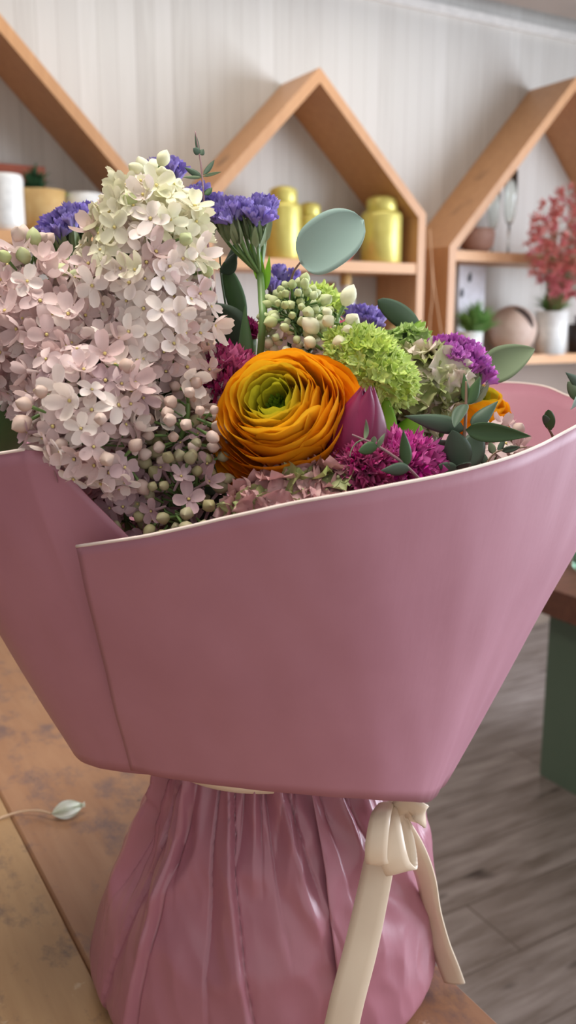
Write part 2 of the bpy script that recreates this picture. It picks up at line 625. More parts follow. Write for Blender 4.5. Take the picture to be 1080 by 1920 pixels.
# round pot with a dark slanted opening
c = on(958, FRONT_Y + .10, RB)
r = psize(FRONT_Y + .1, 958, 92) / 2
t = thing('round_pot', 'round beige clay pot with a slanted dark slit, beside the green plant', 'pot', c)
ctr = c + Vector((0, 0, r * .98))
MB().ball(ctr, r, 40, 24).build('body', simple('beige_clay', (206, 184, 168), (196, 168, 152), rough=.6), t)
n = ((CAM - ctr).normalized() * .74 + RGT * .45 + UPV * .48).normalized()
side = RGT * .62 - UPV * .78
sl_ = MB()
fr_ = frame(n, 0, side)
sl_.grid(15, 5, lambda u, v: ctr + (fr_ @ Vector((math.sin((u - .5) * 1.25), (v - .5) * .42 * math.sin(PI * u) ** .7 + .1 * math.cos((u - .5) * 3),
         math.cos((u - .5) * 1.25)))).normalized() * (r * 1.008))
sl_.build('slit', simple('dark_slit', (60, 44, 38), rough=.9), t)

# white pot with pink and red dried flowers
c = on(1031, FRONT_Y + .03, RB)
t = thing('dried_flower_pot', 'white straight pot with a big hazy bush of red and pink dried flowers', 'potted plant', c)
ph = psize(FRONT_Y + .03, 1031, 80)
pr = psize(FRONT_Y + .03, 1031, 62) / 2
pot_mb(c, pr * .88, pr, ph).build('pot', M_CERW, t)
MB().lathe([(0, ph * .9), (pr * .93, ph * .9)], c).build('soil', M_SOIL, t)
top = c + Vector((0, 0, ph * .9))
tuft(t, top, 160, .085, .11, M_GREEN, .02, 'foliage')
M_RED = petal_mat('dried_red', (214, 112, 98), (196, 84, 76), 20, trans=.3)
M_PINK = petal_mat('dried_pink', (222, 128, 138), (206, 104, 112), 20, trans=.3)
M_STALK = simple('dry_stalk', (150, 136, 92), rough=.7)
cc = PY(1076, 458, FRONT_Y - .13)
heads_r, heads_p, stk = MB(), MB(), MB()
for i in range(420):
    d = Vector((rnd(-1, 1), rnd(-1, 1), rnd(-1, 1)))
    while d.length > 1:
        d = Vector((rnd(-1, 1), rnd(-1, 1), rnd(-1, 1)))
    q = cc + Vector((d.x * .205, d.y * .10, d.z * .185))
    tgt = heads_p if (d.z < -.55) or rnd(0, 1) < .12 else heads_r
    stk.tube(cr([top + Vector((rnd(-.02, .02), rnd(-.02, .02), 0)), (top + q) / 2 + Vector((rnd(-.02, .02), rnd(-.02, .02), .03)), q], 6), .0004, 4)
    for k in range(14):
        e = Vector((rnd(-1, 1), rnd(-1, 1), rnd(-1, 1))) * .019
        leaf_mb(q, q + e + d * .012, Vector((rnd(-1, 1), rnd(-1, 1), rnd(-1, 1))), .006, .1, .2, 'lance', tgt, nu=4, nv=3)
stk.build('stalk', M_STALK, t)
for q_, m_, nm in ((heads_r, M_RED, 'red_flower'), (heads_p, M_PINK, 'pink_flower')):
    o = q_.build(nm, m_, t)
    o['kind'] = 'stuff'
c = on(1084, FRONT_Y + .08, RB)
t = thing('dark_plant_pot', 'dark pot with purple foliage at the right photo edge, beside the white straight pot', 'potted plant', c)
pot_mb(c, .04, .046, .11).build('pot', M_DARK, t)
tuft(t, c + Vector((0, 0, .1)), 50, .05, .06, petal_mat('purple_leaf', (104, 66, 88), (84, 52, 74), 30), .02)

# twine hanging between two shelves
tw = MB().tube(cr([PY(806, 430, FRONT_Y - .004), PY(812, 520, FRONT_Y - .006), PY(822, 590, FRONT_Y - .006), PY(832, 660, FRONT_Y - .005)], 14), .0022, 6)
tw.tube(cr([PY(806, 430, FRONT_Y - .004), PY(811, 540, FRONT_Y - .006), PY(806, 600, FRONT_Y - .006), PY(803, 670, FRONT_Y - .005)], 14), .0022, 6)
tag(tw.build('twine', simple('jute', (200, 160, 124), rough=.8)), 'thin tan twine hanging in the gap between the middle and right shelves', 'twine')

# ------------------------------------------------------------------ low green table at right
fc = PZ(1012, 1452, 0)                      # far lower corner of the green side
GX, GY = fc.x, fc.y
GT = CAM.z + (GY - .03) / ray(1000, 1096).y * ray(1000, 1096).z
M_PAINT = simple('sage_green_paint', (96, 116, 98), (102, 122, 104), rough=.5, scale=4)
M_DKWOOD = wood('dark_stained_wood', (118, 76, 58), (96, 60, 48), (1, 10, 10), .4)
t = thing('low_table', 'low display table with a thick dark wood top on green painted panels, at right', 'table', (GX + .3, GY - .6, 0))
TT = .075
MB().box((GX - .09, GY - 1.3, GT - TT), (GX + .65, GY + .1, GT)).build('tabletop', M_DKWOOD, t, False)
MB().box((GX, GY - 1.15, 0), (GX + .04, GY, GT - TT)).build('side_panel', M_PAINT, t, False)
MB().box((GX + .52, GY - 1.15, 0), (GX + .56, GY, GT - TT)).build('side_panel', M_PAINT, t, False)
MB().box((GX + .04, GY - .04, .05), (GX + .52, GY, GT - TT)).build('end_panel', M_PAINT, t, False)
MB().box((GX + .04, GY - 1.15, .05), (GX + .52, GY - 1.11, GT - TT)).build('end_panel', M_PAINT, t, False)
gp = PZ(1096, 1066, GT)
gl = thing('glass_vase', 'pale green glass vase at the right photo edge, standing on the low green table', 'vase', gp)
M_GGLASS, nt_, bs_, _o = new_mat('green_glass')
bs_.inputs['Transmission Weight'].default_value = .8
bs_.inputs['Roughness'].default_value = .05
bs_.inputs['Base Color'].default_value = lin((190, 232, 206))
MB().lathe([(0, 0), (.03, 0), (.036, .02), (.036, .07), (.026, .095), (.026, .12), (.022, .12), (.022, .095), (.031, .068), (.031, .02), (0, .008)], gp).build('body', M_GGLASS, gl)

# ------------------------------------------------------------------ bouquet's table
XE = PZ(880, 1868, TABLE_Z).x
XS = PZ(85, 1655, TABLE_Z).x
W1 = XE - XS
YF, YN = 1.95, -.05
M_T1 = worn('orange_worn_board', (174, 133, 100), (160, 116, 84), (124, 98, 90), (214, 186, 166))
M_T2 = worn('yellow_worn_board', (184, 150, 108), (168, 132, 92), (120, 98, 82), (204, 180, 150))
M_T3 = worn('brown_worn_board', (178, 122, 80), (160, 106, 68), (112, 84, 70), (196, 166, 140))
t = thing('wooden_table', 'worn orange-brown plank table the flower bouquet stands on', 'table', ((XE + XS) / 2 - .2, .4, 0))
x = XE
seams = [(XS, XE, M_T1), (XS - .31, XS - .0010, M_T2), (XS - .60, XS - .3125, M_T3)]
for x0, x1, m in seams:
    bv = .0025
    MB().prism([(x0, TABLE_Z - bv), (x0 + bv, TABLE_Z), (x1 - bv * .4, TABLE_Z), (x1, TABLE_Z - bv * .4), (x1, TABLE_Z - .035), (x0, TABLE_Z - .035)], YN, YF).build('plank', m, t, False)
XL = XS - .60
MB().box((XL + .06, YN + .06, TABLE_Z - .12), (XE - .06, YN + .09, TABLE_Z - .036)).box((XL + .06, YF - .09, TABLE_Z - .12), (XE - .06, YF - .06, TABLE_Z - .036)).build('apron', M_T3, t, False)
for lx in (XL + .05, XE - .12):
    for ly in (YN + .05, YF - .12):
        MB().box((lx, ly, 0), (lx + .07, ly + .07, TABLE_Z - .036)).build('leg', M_T3, t, False)
# ------------------------------------------------------------------ wrapping paper and ribbon
def paper_mat(name, c, c2, rough=.50):
    m, nt, bs, out = new_mat(name)
    f = ramp(nt, nz(nt, 14, 4, .6, stretch=(1, 1, 1)), .35, .65)
    col = mixc(nt, f, lin(c), lin(c2))
    nt.links.new(col, bs.inputs['Base Color'])
    bs.inputs['Roughness'].default_value = rough
    bs.inputs['Specular IOR Level'].default_value = .5
    fine = nz(nt, 260, 2, .5, stretch=(1, 1, .06))
    bump(nt, bs, fine, .12, .0006)
    return m


M_PAPER = paper_mat('dusty_rose_paper', (176, 122, 137), (170, 116, 131))
M_EDGE = simple('paper_core', (224, 208, 200), rough=.7)
M_SKIRT = paper_mat('dusty_rose_paper_gathered', (174, 115, 129), (166, 109, 123), .30)

# (rim px, py, depth, foot px, py, depth) going from the loose front edge, right, round the back, to the tucked left edge
STATIONS = [
    (155, 1022, .430, 246, 1444, .500), (290, 1000, .408, 330, 1461, .484), (430, 968, .394, 440, 1476, .470),
    (570, 937, .388, 570, 1489, .462), (700, 913, .392, 690, 1498, .466), (880, 875, .414, 765, 1502, .482),
    (1000, 834, .442, 798, 1504, .497), (1085, 788, .470, 812, 1497, .512), (1172, 757, .510, 826, 1478, .53), (1225, 748, .560, 836, 1460, .555),
    (1190, 742, .625, 800, 1430, .600), (1078, 748, .70, 740, 1400, .635), (1010, 724, .74, 690, 1385, .655), (915, 718, .77, 640, 1378, .665), (780, 728, .79, 580, 1372, .67),
    (560, 750, .79, 480, 1370, .67), (330, 770, .75, 380, 1372, .66), (130, 790, .69, 280, 1376, .64),
    (-60, 820, .61, 190, 1380, .605), (-190, 846, .53, 138, 1396, .565), (-150, 856, .470, 150, 1425, .53), (-40, 856, .445, 200, 1442, .512), (60, 842, .430, 262, 1450, .50)]
RIM = [P(a, b, c) for a, b, c, d, e, f in STATIONS]
FOOT = [P(d, e, f) for a, b, c, d, e, f in STATIONS]
NU = 150
rim, foot = cr(RIM, NU), cr(FOOT, NU)
wrap = thing('bouquet_wrap', 'dusty rose paper wrap round the mixed bouquet, gathered below', 'wrapping paper', B(-.018, .56, TABLE_Z - CAM.z))
# the tucked end runs diagonally down behind the front sheet
for a, b, c, d, e, f in ((98, 846, .432, 285, 1452, .498), (175, 926, .436, 300, 1452, .497), (252, 1004, .437, 310, 1452, .496), (330, 1100, .437, 318, 1452, .495), (380, 1180, .44, 330, 1452, .494)):
    rim.append(P(a, b, c))
    foot.append(P(d, e, f))
n = len(rim)
NV = 26
col = MB()
outv = []
for i in range(n):
    r_, f_ = rim[i], foot[i]
    for j in range(NV):
        v = j / (NV - 1)
        p = f_.lerp(r_, v)
        # slight belly plus soft irregular buckles
        axis = B(-.0, .57, 0)
        rad = Vector((p.x - axis.x, p.y - axis.y, 0))
        rad.normalize()
        b_ = .004 * math.sin(PI * .5 * v)
        b_ += .0017 * noise.noise(Vector((i * .11, v * 2.2, 3.1))) * min(1, v * 3 + .2)
        b_ += .0007 * noise.noise(Vector((i * .33 + v * 3, v * 3.5, 9.1)))
        outv.append(p + rad * b_)
fs = [(i * NV + j, (i + 1) * NV + j, (i + 1) * NV + j + 1, i * NV + j + 1) for i in range(n - 1) for j in range(NV - 1)]
col.add(outv, fs)
collar = col.build('paper_collar', M_PAPER, wrap)
sd = collar.modifiers.new('thick', 'SOLIDIFY')
sd.thickness = .0009
sd.offset = 0
# pale cut edge along the rim
edge = MB()
top = [outv[i * NV + NV - 1] for i in range(n)]
edge.tube([q + Vector((0, 0, .0002)) for q in top[:n - 5]], .00085, 6)
edge.build('cut_edge', M_EDGE, wrap)['label'] = 'off-white cut edge of the paper'

# gathered skirt below the tie: spiral sheet, loose edge running down the front
NA, NS = 680, 54
ZN, ZT = -.262, TABLE_Z - CAM.z + .0015
PHI0 = math.radians(24)                 # loose edge, measured from the viewer to the right
TURN = 2 * PI + math.radians(46)
random.seed(29)
# pleats: angle, width, height, drift with depth, reach, sharpness of the far flank (1 tent, small = overlapping edge)
folds = []
for k in range(24):
    a0 = PI * .5 + k / 24 * .96 * PI + rnd(-.08, .08)
    folds.append((a0, rnd(.08, .18), rnd(.005, .012), rnd(-.35, .35), rnd(.4, 1.1), rnd(.25, 1)))
D = math.radians
folds += [(D(-84), .22, .012, .30, .75, .8), (D(-64), .17, .018, -.32, .70, .35), (D(-50), .10, .012, .36, .50, .8), (D(-38), .15, .020, -.06, 1.35, .14),
          (D(-17), .13, .014, .34, 1.35, .14), (D(-3), .10, .013, .05, .40, .5), (D(8), .13, .015, .42, .62, .5), (D(16), .07, .009, -.3, .4, .8),
          (D(34), .12, .013, .35, .48, .5), (D(50), .12, .010, -.15, .4, .7), (D(68), .16, .009, .2, .5, .8)]


def skirt_pt(u, v):
    """u along the sheet, v from the tie (0) to the table (1)"""
    th = PHI0 + u * TURN
    lay = .0042 * (1 - u * TURN / (2 * PI))          # outer layer first
    z = ZN + (ZT - ZN) * v
    e = v ** (1.12 - .42 * math.sin(th))
    r = .060 + (.118 - .060) * math.sin(e * PI / 2) ** 1.0
    if v > .9:
        r -= .010 * ((v - .9) / .1) ** 2
    fold = 0
    for a0, w, amp, tilt, reach, sharp in folds:
        d = (th - a0 - tilt * v + PI) % (2 * PI) - PI
        w2 = w * (1 + 1.0 * v)
        q = 1 + d / w2 if d < 0 else 1 - d / (w2 * sharp)
        if q > 0:
            fold += amp * max(0.0, 1 - v / reach) ** .9 * (q - .30)
    # crumpled facets between the pleats
    big = noise.noise(Vector((th * 2.6 + 7, v * 3.2, 2.0)))
    fold += .0095 * (.30 - abs(big)) * math.sin(PI * min(1, v * 1.15 + .05))
    fold += .0042 * (.25 - abs(noise.noise(Vector((th * 5.5 - v * 3, v * 6.5, 8.0))))) * (1 - .6 * v)
    if v > .985:
        fold *= .4
    # outline: left side bulges lower down, loose edge sweeps right
    r += fold + lay
    cx = -.016 - .003 * v
    return B(cx + math.sin(th) * r, .56 - math.cos(th) * r, z)


sk = MB().grid(NA, NS, lambda u, v: skirt_pt(u, v))
sko = sk.build('paper_skirt', M_SKIRT, wrap)
sd = sko.modifiers.new('thick', 'SOLIDIFY')
sd.thickness = .0007
sd.offset = 0

# ribbon
M_RIB = simple('cream_satin', (232, 214, 190), (226, 206, 182), rough=.32, scale=30)


def band(pts, width, sides, n=44, thick=.0006):
    """flat ribbon along pts; sides gives the width direction at each control point"""
    c, sd_ = cr([Vector(p) for p in pts], n), cr([Vector(s_) for s_ in sides], n)
    ws = cr(width if isinstance(width, list) else [width] * len(pts), n)
    vs, fs = [], []
    for i in range(n):
        t_ = (c[min(i + 1, n - 1)] - c[max(i - 1, 0)]).normalized()
        s_ = (sd_[i] - t_ * sd_[i].dot(t_)).normalized()
        nn = t_.cross(s_) * thick
        h = s_ * ws[i] / 2
        for k in range(5):
            q = (k / 4 - .5) * 2
            vs.append(c[i] + h * q + nn * (1 + 1.6 * (1 - q * q)))
        for k in range(5):
            q = (2 - k) / 2
            vs.append(c[i] + h * q - nn + nn * 1.6 * (1 - q * q))
    for i in range(n - 1):
        for k in range(10):
            k2 = (k + 1) % 10
            fs.append((i * 10 + k, i * 10 + k2, (i + 1) * 10 + k2, (i + 1) * 10 + k))
    fs += [tuple(range(9, -1, -1)), tuple((n - 1) * 10 + k for k in range(10))]
    return MB().add(vs, fs)


KN = P(735, 1527, .535)
rib = thing('ribbon', 'cream satin ribbon tied in a bow at the right of the bouquet neck', 'ribbon', KN)
loopz = Vector((0, 0, 1))
ring, rs = [], []
for k in range(25):
    th = -PI + k / 24 * 2 * PI
    ring.append(B(-.016 + math.sin(th) * .071, .56 - math.cos(th) * .071, ZN - .006))
    rs.append(loopz)
band(ring, .014, rs, 60).build('neck_band', M_RIB, rib)
band([P(724, 1508, .530), P(714, 1530, .513), P(706, 1580, .507), P(706, 1614, .509), P(712, 1612, .517), P(718, 1570, .525), P(728, 1520, .532)], [.009, .0112, .0125, .0125, .0125, .011, .008],
     [V(1, .05, .1)] * 7).build('bow_loop', M_RIB, rib)
band([P(728, 1515, .529), P(728, 1545, .517), P(736, 1600, .511), P(747, 1630, .515), P(757, 1622, .523), P(752, 1570, .529), P(738, 1522, .533)], [.010, .0145, .016, .016, .016, .0145, .009],
     [V(1, .25, -.1)] * 7).build('bow_loop', M_RIB, rib)
band([P(738, 1520, .532), P(762, 1508, .523), P(786, 1520, .520), P(794, 1534, .525), P(788, 1530, .535), P(762, 1522, .536), P(740, 1526, .535)], [.008, .0115, .012, .011, .011, .011, .008],
     [V(-.15, .9, .3)] * 7).build('bow_loop', M_RIB, rib)
MB().ball(KN, (.0085, .007, .0085), 14, 10).build('knot', M_RIB, rib)
band([P(726, 1530, .528), P(712, 1610, .528), P(698, 1680, .522), P(676, 1780, .514), P(650, 1880, .505), P(630, 1975, .500), P(622, 2010, .498)], [.012, .0175, .0185, .0190, .0190, .0190, .0190],
     [V(1, .22, .25), V(1, .22, .25), V(1, .2, .2), V(1, .2, .15), V(1, .2, .15), V(1, .2, .15), V(1, .2, .15)]).build('ribbon_tail', M_RIB, rib)
band([P(748, 1535, .535), P(772, 1585, .545), P(796, 1640, .558), P(808, 1700, .572), P(822, 1760, .588), P(838, 1805, .598), P(852, 1842, .606)], [.011, .0150, .0155, .0155, .0155, .0155, .0145],
     [V(.9, .3, .5), V(.9, .3, .5), V(.7, .2, .8), V(.6, .1, .8), V(.75, .2, .7), V(.8, .3, .6), V(.8, .35, .5)]).build('ribbon_tail', M_RIB, rib)
# ------------------------------------------------------------------ flowers
random.seed(11)
M_STEM = simple('stem_green', (104, 134, 74), (84, 114, 58), rough=.5)
M_STEMD = simple('stem_dark', (66, 84, 54), (52, 68, 44), rough=.55)
M_STEMR = simple('stem_reddish', (140, 104, 92), (122, 110, 78), rough=.5)
NECK = B(-.016, .56, ZN)


def stem(parent, top, mat=None, r=.0022, via=None, name='stem'):
    a, q = rnd(0, 2 * PI), rnd(.004, .036)
    nk = NECK + RGT * math.cos(a) * q + HD * math.sin(a) * q
    ft = Vector((nk.x, nk.y, TABLE_Z + rnd(.02, .04)))
    pts = [top] + (via or []) + [nk.lerp(top, .5), nk.lerp(top, .12) + Vector((0, 0, .004)), nk.lerp(ft, .12), nk.lerp(ft, .5), ft]
    return MB().tube(cr(pts, 22), r, 6).build(name, mat or M_STEM, parent)


def rv(s=1.0):
    return Vector((rnd(-s, s), rnd(-s, s), rnd(-s, s)))


# ---- lilac florets (several shapes, shared)
def floret4(sz, cup, tube, roll=.2, tw=.0):
    mb = MB()
    for k in range(4):
        a = k * PI / 2 + rnd(-.12, .12)
        L, w = sz * rnd(.92, 1.08), sz * .80 * rnd(.9, 1.1)
        cu = cup + rnd(-.12, .12)
        def fn(u, v, a=a, L=L, w=w, cu=cu):
            t = (v - .5) * 2
            h = w * .5 * (.30 + .70 * math.sin(PI * min(1, .10 + .70 * u))) * (1.0 if u < .98 else .62)
            r = .0008 + u * L
            z = cu * L * u * u * (1 if u < .8 else .9) + roll * h * t * t
            x, y = r * math.cos(cu * .6 * u), h * t
            return (x * math.cos(a) - y * math.sin(a), x * math.sin(a) + y * math.cos(a), z)
        mb.grid(6, 5, fn)
    mb.tube([(0, 0, .0003), (0, 0, -tube * .5), (0, 0, -tube)], [.0013, .0009, .0008], 6, caps=False)
    mb.ball((0, 0, .0004), (.0008, .0008, .0005), 6, 4, mi=1)
    return mb


def bud_mb(L, r, st):
    mb = MB()
    mb.grid(9, 8, lambda u, v: (r * math.sin(v * PI) ** .8 * (1 + .10 * math.cos(u * 8 * PI)) * math.cos(u * 2 * PI),
                                r * math.sin(v * PI) ** .8 * (1 + .10 * math.cos(u * 8 * PI)) * math.sin(u * 2 * PI), L * v), True)
    mb.tube([(0, 0, .001), (0, 0, -st)], [.0009, .0006], 5, caps=False, mi=1)
    return mb


M_EYE = simple('floret_eye', (206, 190, 120), rough=.6)
M_LCREAM = petal_mat('lilac_cream', (226, 226, 188), (226, 218, 198), 70, trans=.3)
M_LWHITE = petal_mat('lilac_blush_white', (240, 230, 220), (230, 214, 210), 70, trans=.3)
M_LPINK = petal_mat('lilac_pink', (226, 202, 198), (212, 184, 184), 70, trans=.3)
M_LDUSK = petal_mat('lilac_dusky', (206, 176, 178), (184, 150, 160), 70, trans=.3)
M_BCREAM = petal_mat('lilac_bud_cream', (232, 232, 190), (222, 216, 190), 60, trans=.2)
M_BGREEN = petal_mat('lilac_bud_green', (186, 202, 130), (202, 206, 160), 60, trans=.2)
M_BPINK = petal_mat('lilac_bud_pink', (214, 184, 180), (206, 186, 160), 60, trans=.2)
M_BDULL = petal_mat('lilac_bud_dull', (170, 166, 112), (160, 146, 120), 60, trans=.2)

FLM = {}
for key, m in (('cream', M_LCREAM), ('white', M_LWHITE), ('pink', M_LPINK), ('dusk', M_LDUSK)):
    FLM[key] = [(floret4(.0070, c, .011, ro), [m, M_EYE]) for c, ro in ((.15, .3), (.4, .5), (-.15, .35), (.75, .6), (.1, .5), (1.0, .5), (-.35, .3))]
    FLM[key] = [(a.mesh('floret', b), a) for a, b in FLM[key]]
BDM = {}
for key, m in (('cream', M_BCREAM), ('green', M_BGREEN), ('bpink', M_BPINK), ('dull', M_BDULL)):
    bm_ = [bud_mb(.0082, .0030, .006), bud_mb(.0068, .0027, .006), bud_mb(.0098, .0035, .007)]
    BDM[key] = [(a.mesh('bud', [m, M_STEM]), a) for a in bm_]


def panicle(label, path, radii, nfl, pick, bud_zones, group, facing=.25, via=None, leafs=(), seed=1, scale=1.0, name='lilac', cat='flower'):
    """path: control points of the axis, foot to tip; radii likewise"""
    random.seed(seed)
    ax, rr = cr(path, 40), cr(radii, 40)
    t = thing(name, label, cat, path[0], group)
    stem(t, path[0], M_STEM, .0026, via)
    MB().tube(ax, [.0020 - .0012 * i / 39 for i in range(40)], 6).build('panicle_axis', M_STEM, t)
    placed, tries, twig = [], 0, MB()
    items = []
    while len(items) < nfl and tries < nfl * 40:
        tries += 1
        q = random.random() ** .9
        i = min(int(q * 39), 38)
        c, r = ax[i].lerp(ax[i + 1], q * 39 - i), rr[i]
        T = (ax[i + 1] - ax[max(i - 1, 0)]).normalized()
        d = rv()
        d = d - T * d.dot(T)
        if d.length < .1:
            continue
        d = (d.normalized() + T * (rnd(-.15, .75) + (1.2 if q > .93 else 0))).normalized()
        if d.dot(FWD) > .55:
            continue
        p = c + d * r * rnd(.62, 1.03)
        if any((p - o).length < .0060 * scale for o in placed):
            continue
        placed.append(p)
        nrm = (d + rv(.55) - FWD * facing).normalized()
        items.append((p, nrm, q))
        if rnd(0, 1) < .5:
            twig.tube([c, c.lerp(p, .6) + T * .002, p - nrm * .009], .0006, 4)
    # the florets seen best stand alone, the rest are one mesh
    items.sort(key=lambda it: (it[0] - CAM).length - .03 * (-it[1].dot(FWD)))
    rest = {}
    cnt = {'floret': 0, 'bud': 0}
    for p, nrm, q in items:
        kind = 'bud' if any(a <= q <= b and rnd(0, 1) < pr for a, b, pr, _ in bud_zones) else 'floret'
        if kind == 'bud':
            key = next(k for a, b, pr, k in bud_zones if a <= q <= b)
            lib = BDM[key]
        else:
            key = pick(q, p)
            lib = FLM[key]
        me, mb = random.choice(lib)
        M = M4(p, frame(nrm, rnd(0, 2 * PI)), rnd(.85, 1.15) * scale)
        cnt[kind] += 1
        if cnt[kind] <= 96:
            put(kind, me, t, M)
        else:
            mats = list(me.materials)
            kk = (kind, key)
            if kk not in rest:
                rest[kk] = (MB(), mats)
            rest[kk][0].merge(mb, M)
    for (kind, key), (mb, mats) in rest.items():
        o = mb.build(kind + '_mass', mats, t)
        o['kind'] = 'stuff'
    if twig.v:
        twig.build('twigs', M_STEM, t)['kind'] = 'stuff'
    for lf in leafs:
        leaf_mb(*lf[:4], **lf[4]).build('leaf', lf[5], t)
    return t


M_LEAF = petal_mat('lilac_leaf', (92, 138, 60), (70, 112, 50), 25, trans=.25, rough=.45)
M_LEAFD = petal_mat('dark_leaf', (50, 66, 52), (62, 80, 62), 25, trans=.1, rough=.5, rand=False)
M_LEAFM = petal_mat('mid_leaf', (82, 112, 72), (70, 98, 64), 25, trans=.2, rough=.45, rand=False)
M_LEAFY = petal_mat('bright_leaf', (134, 186, 50), (112, 160, 46), 25, trans=.35, rough=.45, rand=False)
M_EUC = petal_mat('eucalyptus_blue_green', (168, 194, 186), (152, 182, 174), 18, trans=.15, rough=.6, rand=False)
M_EUCG = petal_mat('eucalyptus_grey_green', (130, 148, 116), (118, 136, 106), 18, trans=.15, rough=.6, rand=False)
M_EUCD = petal_mat('eucalyptus_dark', (90, 110, 92), (78, 100, 82), 18, trans=.15, rough=.5, rand=False)

LG = None
panicle('tall lilac head, cream at the tip, left of the big orange flower',
        [P(285, 900, .50), P(290, 720, .478), P(272, 560, .468), P(280, 440, .468), P(286, 352, .47)], [.022, .035, .035, .028, .010], 360,
        lambda q, p: 'cream' if q > .56 and rnd(0, 1) < .8 else ('white' if rnd(0, 1) < .75 else 'pink'),
        [(.90, 1.0, .95, 'cream'), (.0, .14, .5, 'bpink'), (.3, .9, .07, 'green')], LG, seed=3, scale=1.12)
panicle('pink lilac head at the left photo edge',
        [P(190, 900, .52), P(140, 740, .485), P(85, 640, .470), P(60, 560, .475), P(58, 490, .48)], [.016, .036, .034, .026, .013], 270,
        lambda q, p: 'pink' if rnd(0, 1) < .85 else 'white',
        [(.88, 1.0, .95, 'bpink'), (.72, .88, .45, 'green')], LG, seed=5, scale=1.2,
        leafs=[(P(60, 800, .50), P(-30, 830, .47), V(.3, 1, .2), .035, dict(shape='oval'), M_LEAF)])
panicle('blush lilac head hanging over the left paper edge, lowest of the pale lilacs',
        [P(210, 640, .49), P(170, 730, .450), P(168, 800, .434), P(222, 885, .434)], [.020, .032, .025, .010], 200,
        lambda q, p: 'white' if rnd(0, 1) < .5 else ('pink' if rnd(0, 1) < .8 else 'dusk'),
        [(.8, 1.0, .3, 'bpink'), (.2, .8, .10, 'bpink')], LG, seed=8, scale=1.12, via=[P(240, 720, .53)])
panicle('small lilac spray of pinkish green buds just left of the big orange flower',
        [P(300, 900, .50), P(335, 830, .46), P(352, 780, .45), P(352, 745, .45)], [.012, .018, .016, .007], 60,
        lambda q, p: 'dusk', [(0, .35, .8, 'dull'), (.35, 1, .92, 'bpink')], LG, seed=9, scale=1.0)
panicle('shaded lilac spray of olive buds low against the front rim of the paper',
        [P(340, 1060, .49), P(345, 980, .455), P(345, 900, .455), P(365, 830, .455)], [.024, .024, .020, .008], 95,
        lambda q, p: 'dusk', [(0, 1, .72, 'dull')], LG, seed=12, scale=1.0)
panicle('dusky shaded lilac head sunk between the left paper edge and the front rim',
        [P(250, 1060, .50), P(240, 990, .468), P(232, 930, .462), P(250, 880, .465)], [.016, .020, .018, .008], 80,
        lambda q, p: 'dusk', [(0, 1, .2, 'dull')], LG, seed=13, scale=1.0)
panicle('cluster of round pale green lilac buds above the big orange flower',
        [P(562, 720, .515), P(562, 640, .505), P(558, 595, .50), P(553, 565, .498)], [.014, .019, .017, .010], 150,
        lambda q, p: 'pink', [(.0, .42, .85, 'cream'), (.42, 1, 1.0, 'green')], LG, seed=14, scale=.82)
panicle('short lilac tip of cream buds by the crimson tulip, right of the pale green buds',
        [P(600, 720, .50), P(615, 665, .488), P(630, 640, .486), P(634, 590, .486)], [.008, .014, .012, .005], 26,
        lambda q, p: 'pink', [(0, .3, .5, 'cream'), (.3, 1, .97, 'cream')], LG, seed=16, scale=1.2)
panicle('small pale lilac head between the long eucalyptus leaves and the front rim, right',
        [P(900, 960, .52), P(915, 890, .50), P(930, 850, .50), P(945, 822, .50)], [.014, .018, .016, .008], 46,
        lambda q, p: 'pink' if rnd(0, 1) < .6 else 'white', [(.85, 1, .4, 'bpink')], LG, seed=18, scale=1.1)

# ---- ranunculus
def ranun_mats():
    m, nt, bs, out = new_mat('ranunculus_orange')
    at = nt.nodes.new('ShaderNodeVertexColor')
    at.layer_name = 'ring'
    sp = nt.nodes.new('ShaderNodeSeparateColor')
    nt.links.new(at.outputs[0], sp.inputs[0])
    c = mixc(nt, ramp(nt, sp.outputs[0], 0.08, .34), lin((200, 194, 50)), lin((244, 192, 40)))
    c = mixc(nt, ramp(nt, sp.outputs[0], .38, .85), c, lin((242, 160, 20)))
    c = mixc(nt, ramp(nt, nz(nt, 120, 3, stretch=(1, 1, 1)), .35, .7), c, mixc(nt, None, c, c))
    nt.links.new(c, bs.inputs['Base Color'])
    bs.inputs['Roughness'].default_value = .5
    bs.inputs['Specular IOR Level'].default_value = .3
    tr = nt.nodes.new('ShaderNodeBsdfTranslucent')
    nt.links.new(c, tr.inputs['Color'])
    mx = nt.nodes.new('ShaderNodeMixShader')
    mx.inputs[0].default_value = .35
    nt.links.new(bs.outputs[0], mx.inputs[1])
    nt.links.new(tr.outputs[0], mx.inputs[2])
    nt.links.new(mx.outputs[0], out.inputs[0])
    return m


M_RAN = ranun_mats()
M_RANC = petal_mat('ranunculus_heart', (128, 156, 44), (104, 134, 40), 120, trans=.2, rand=False)


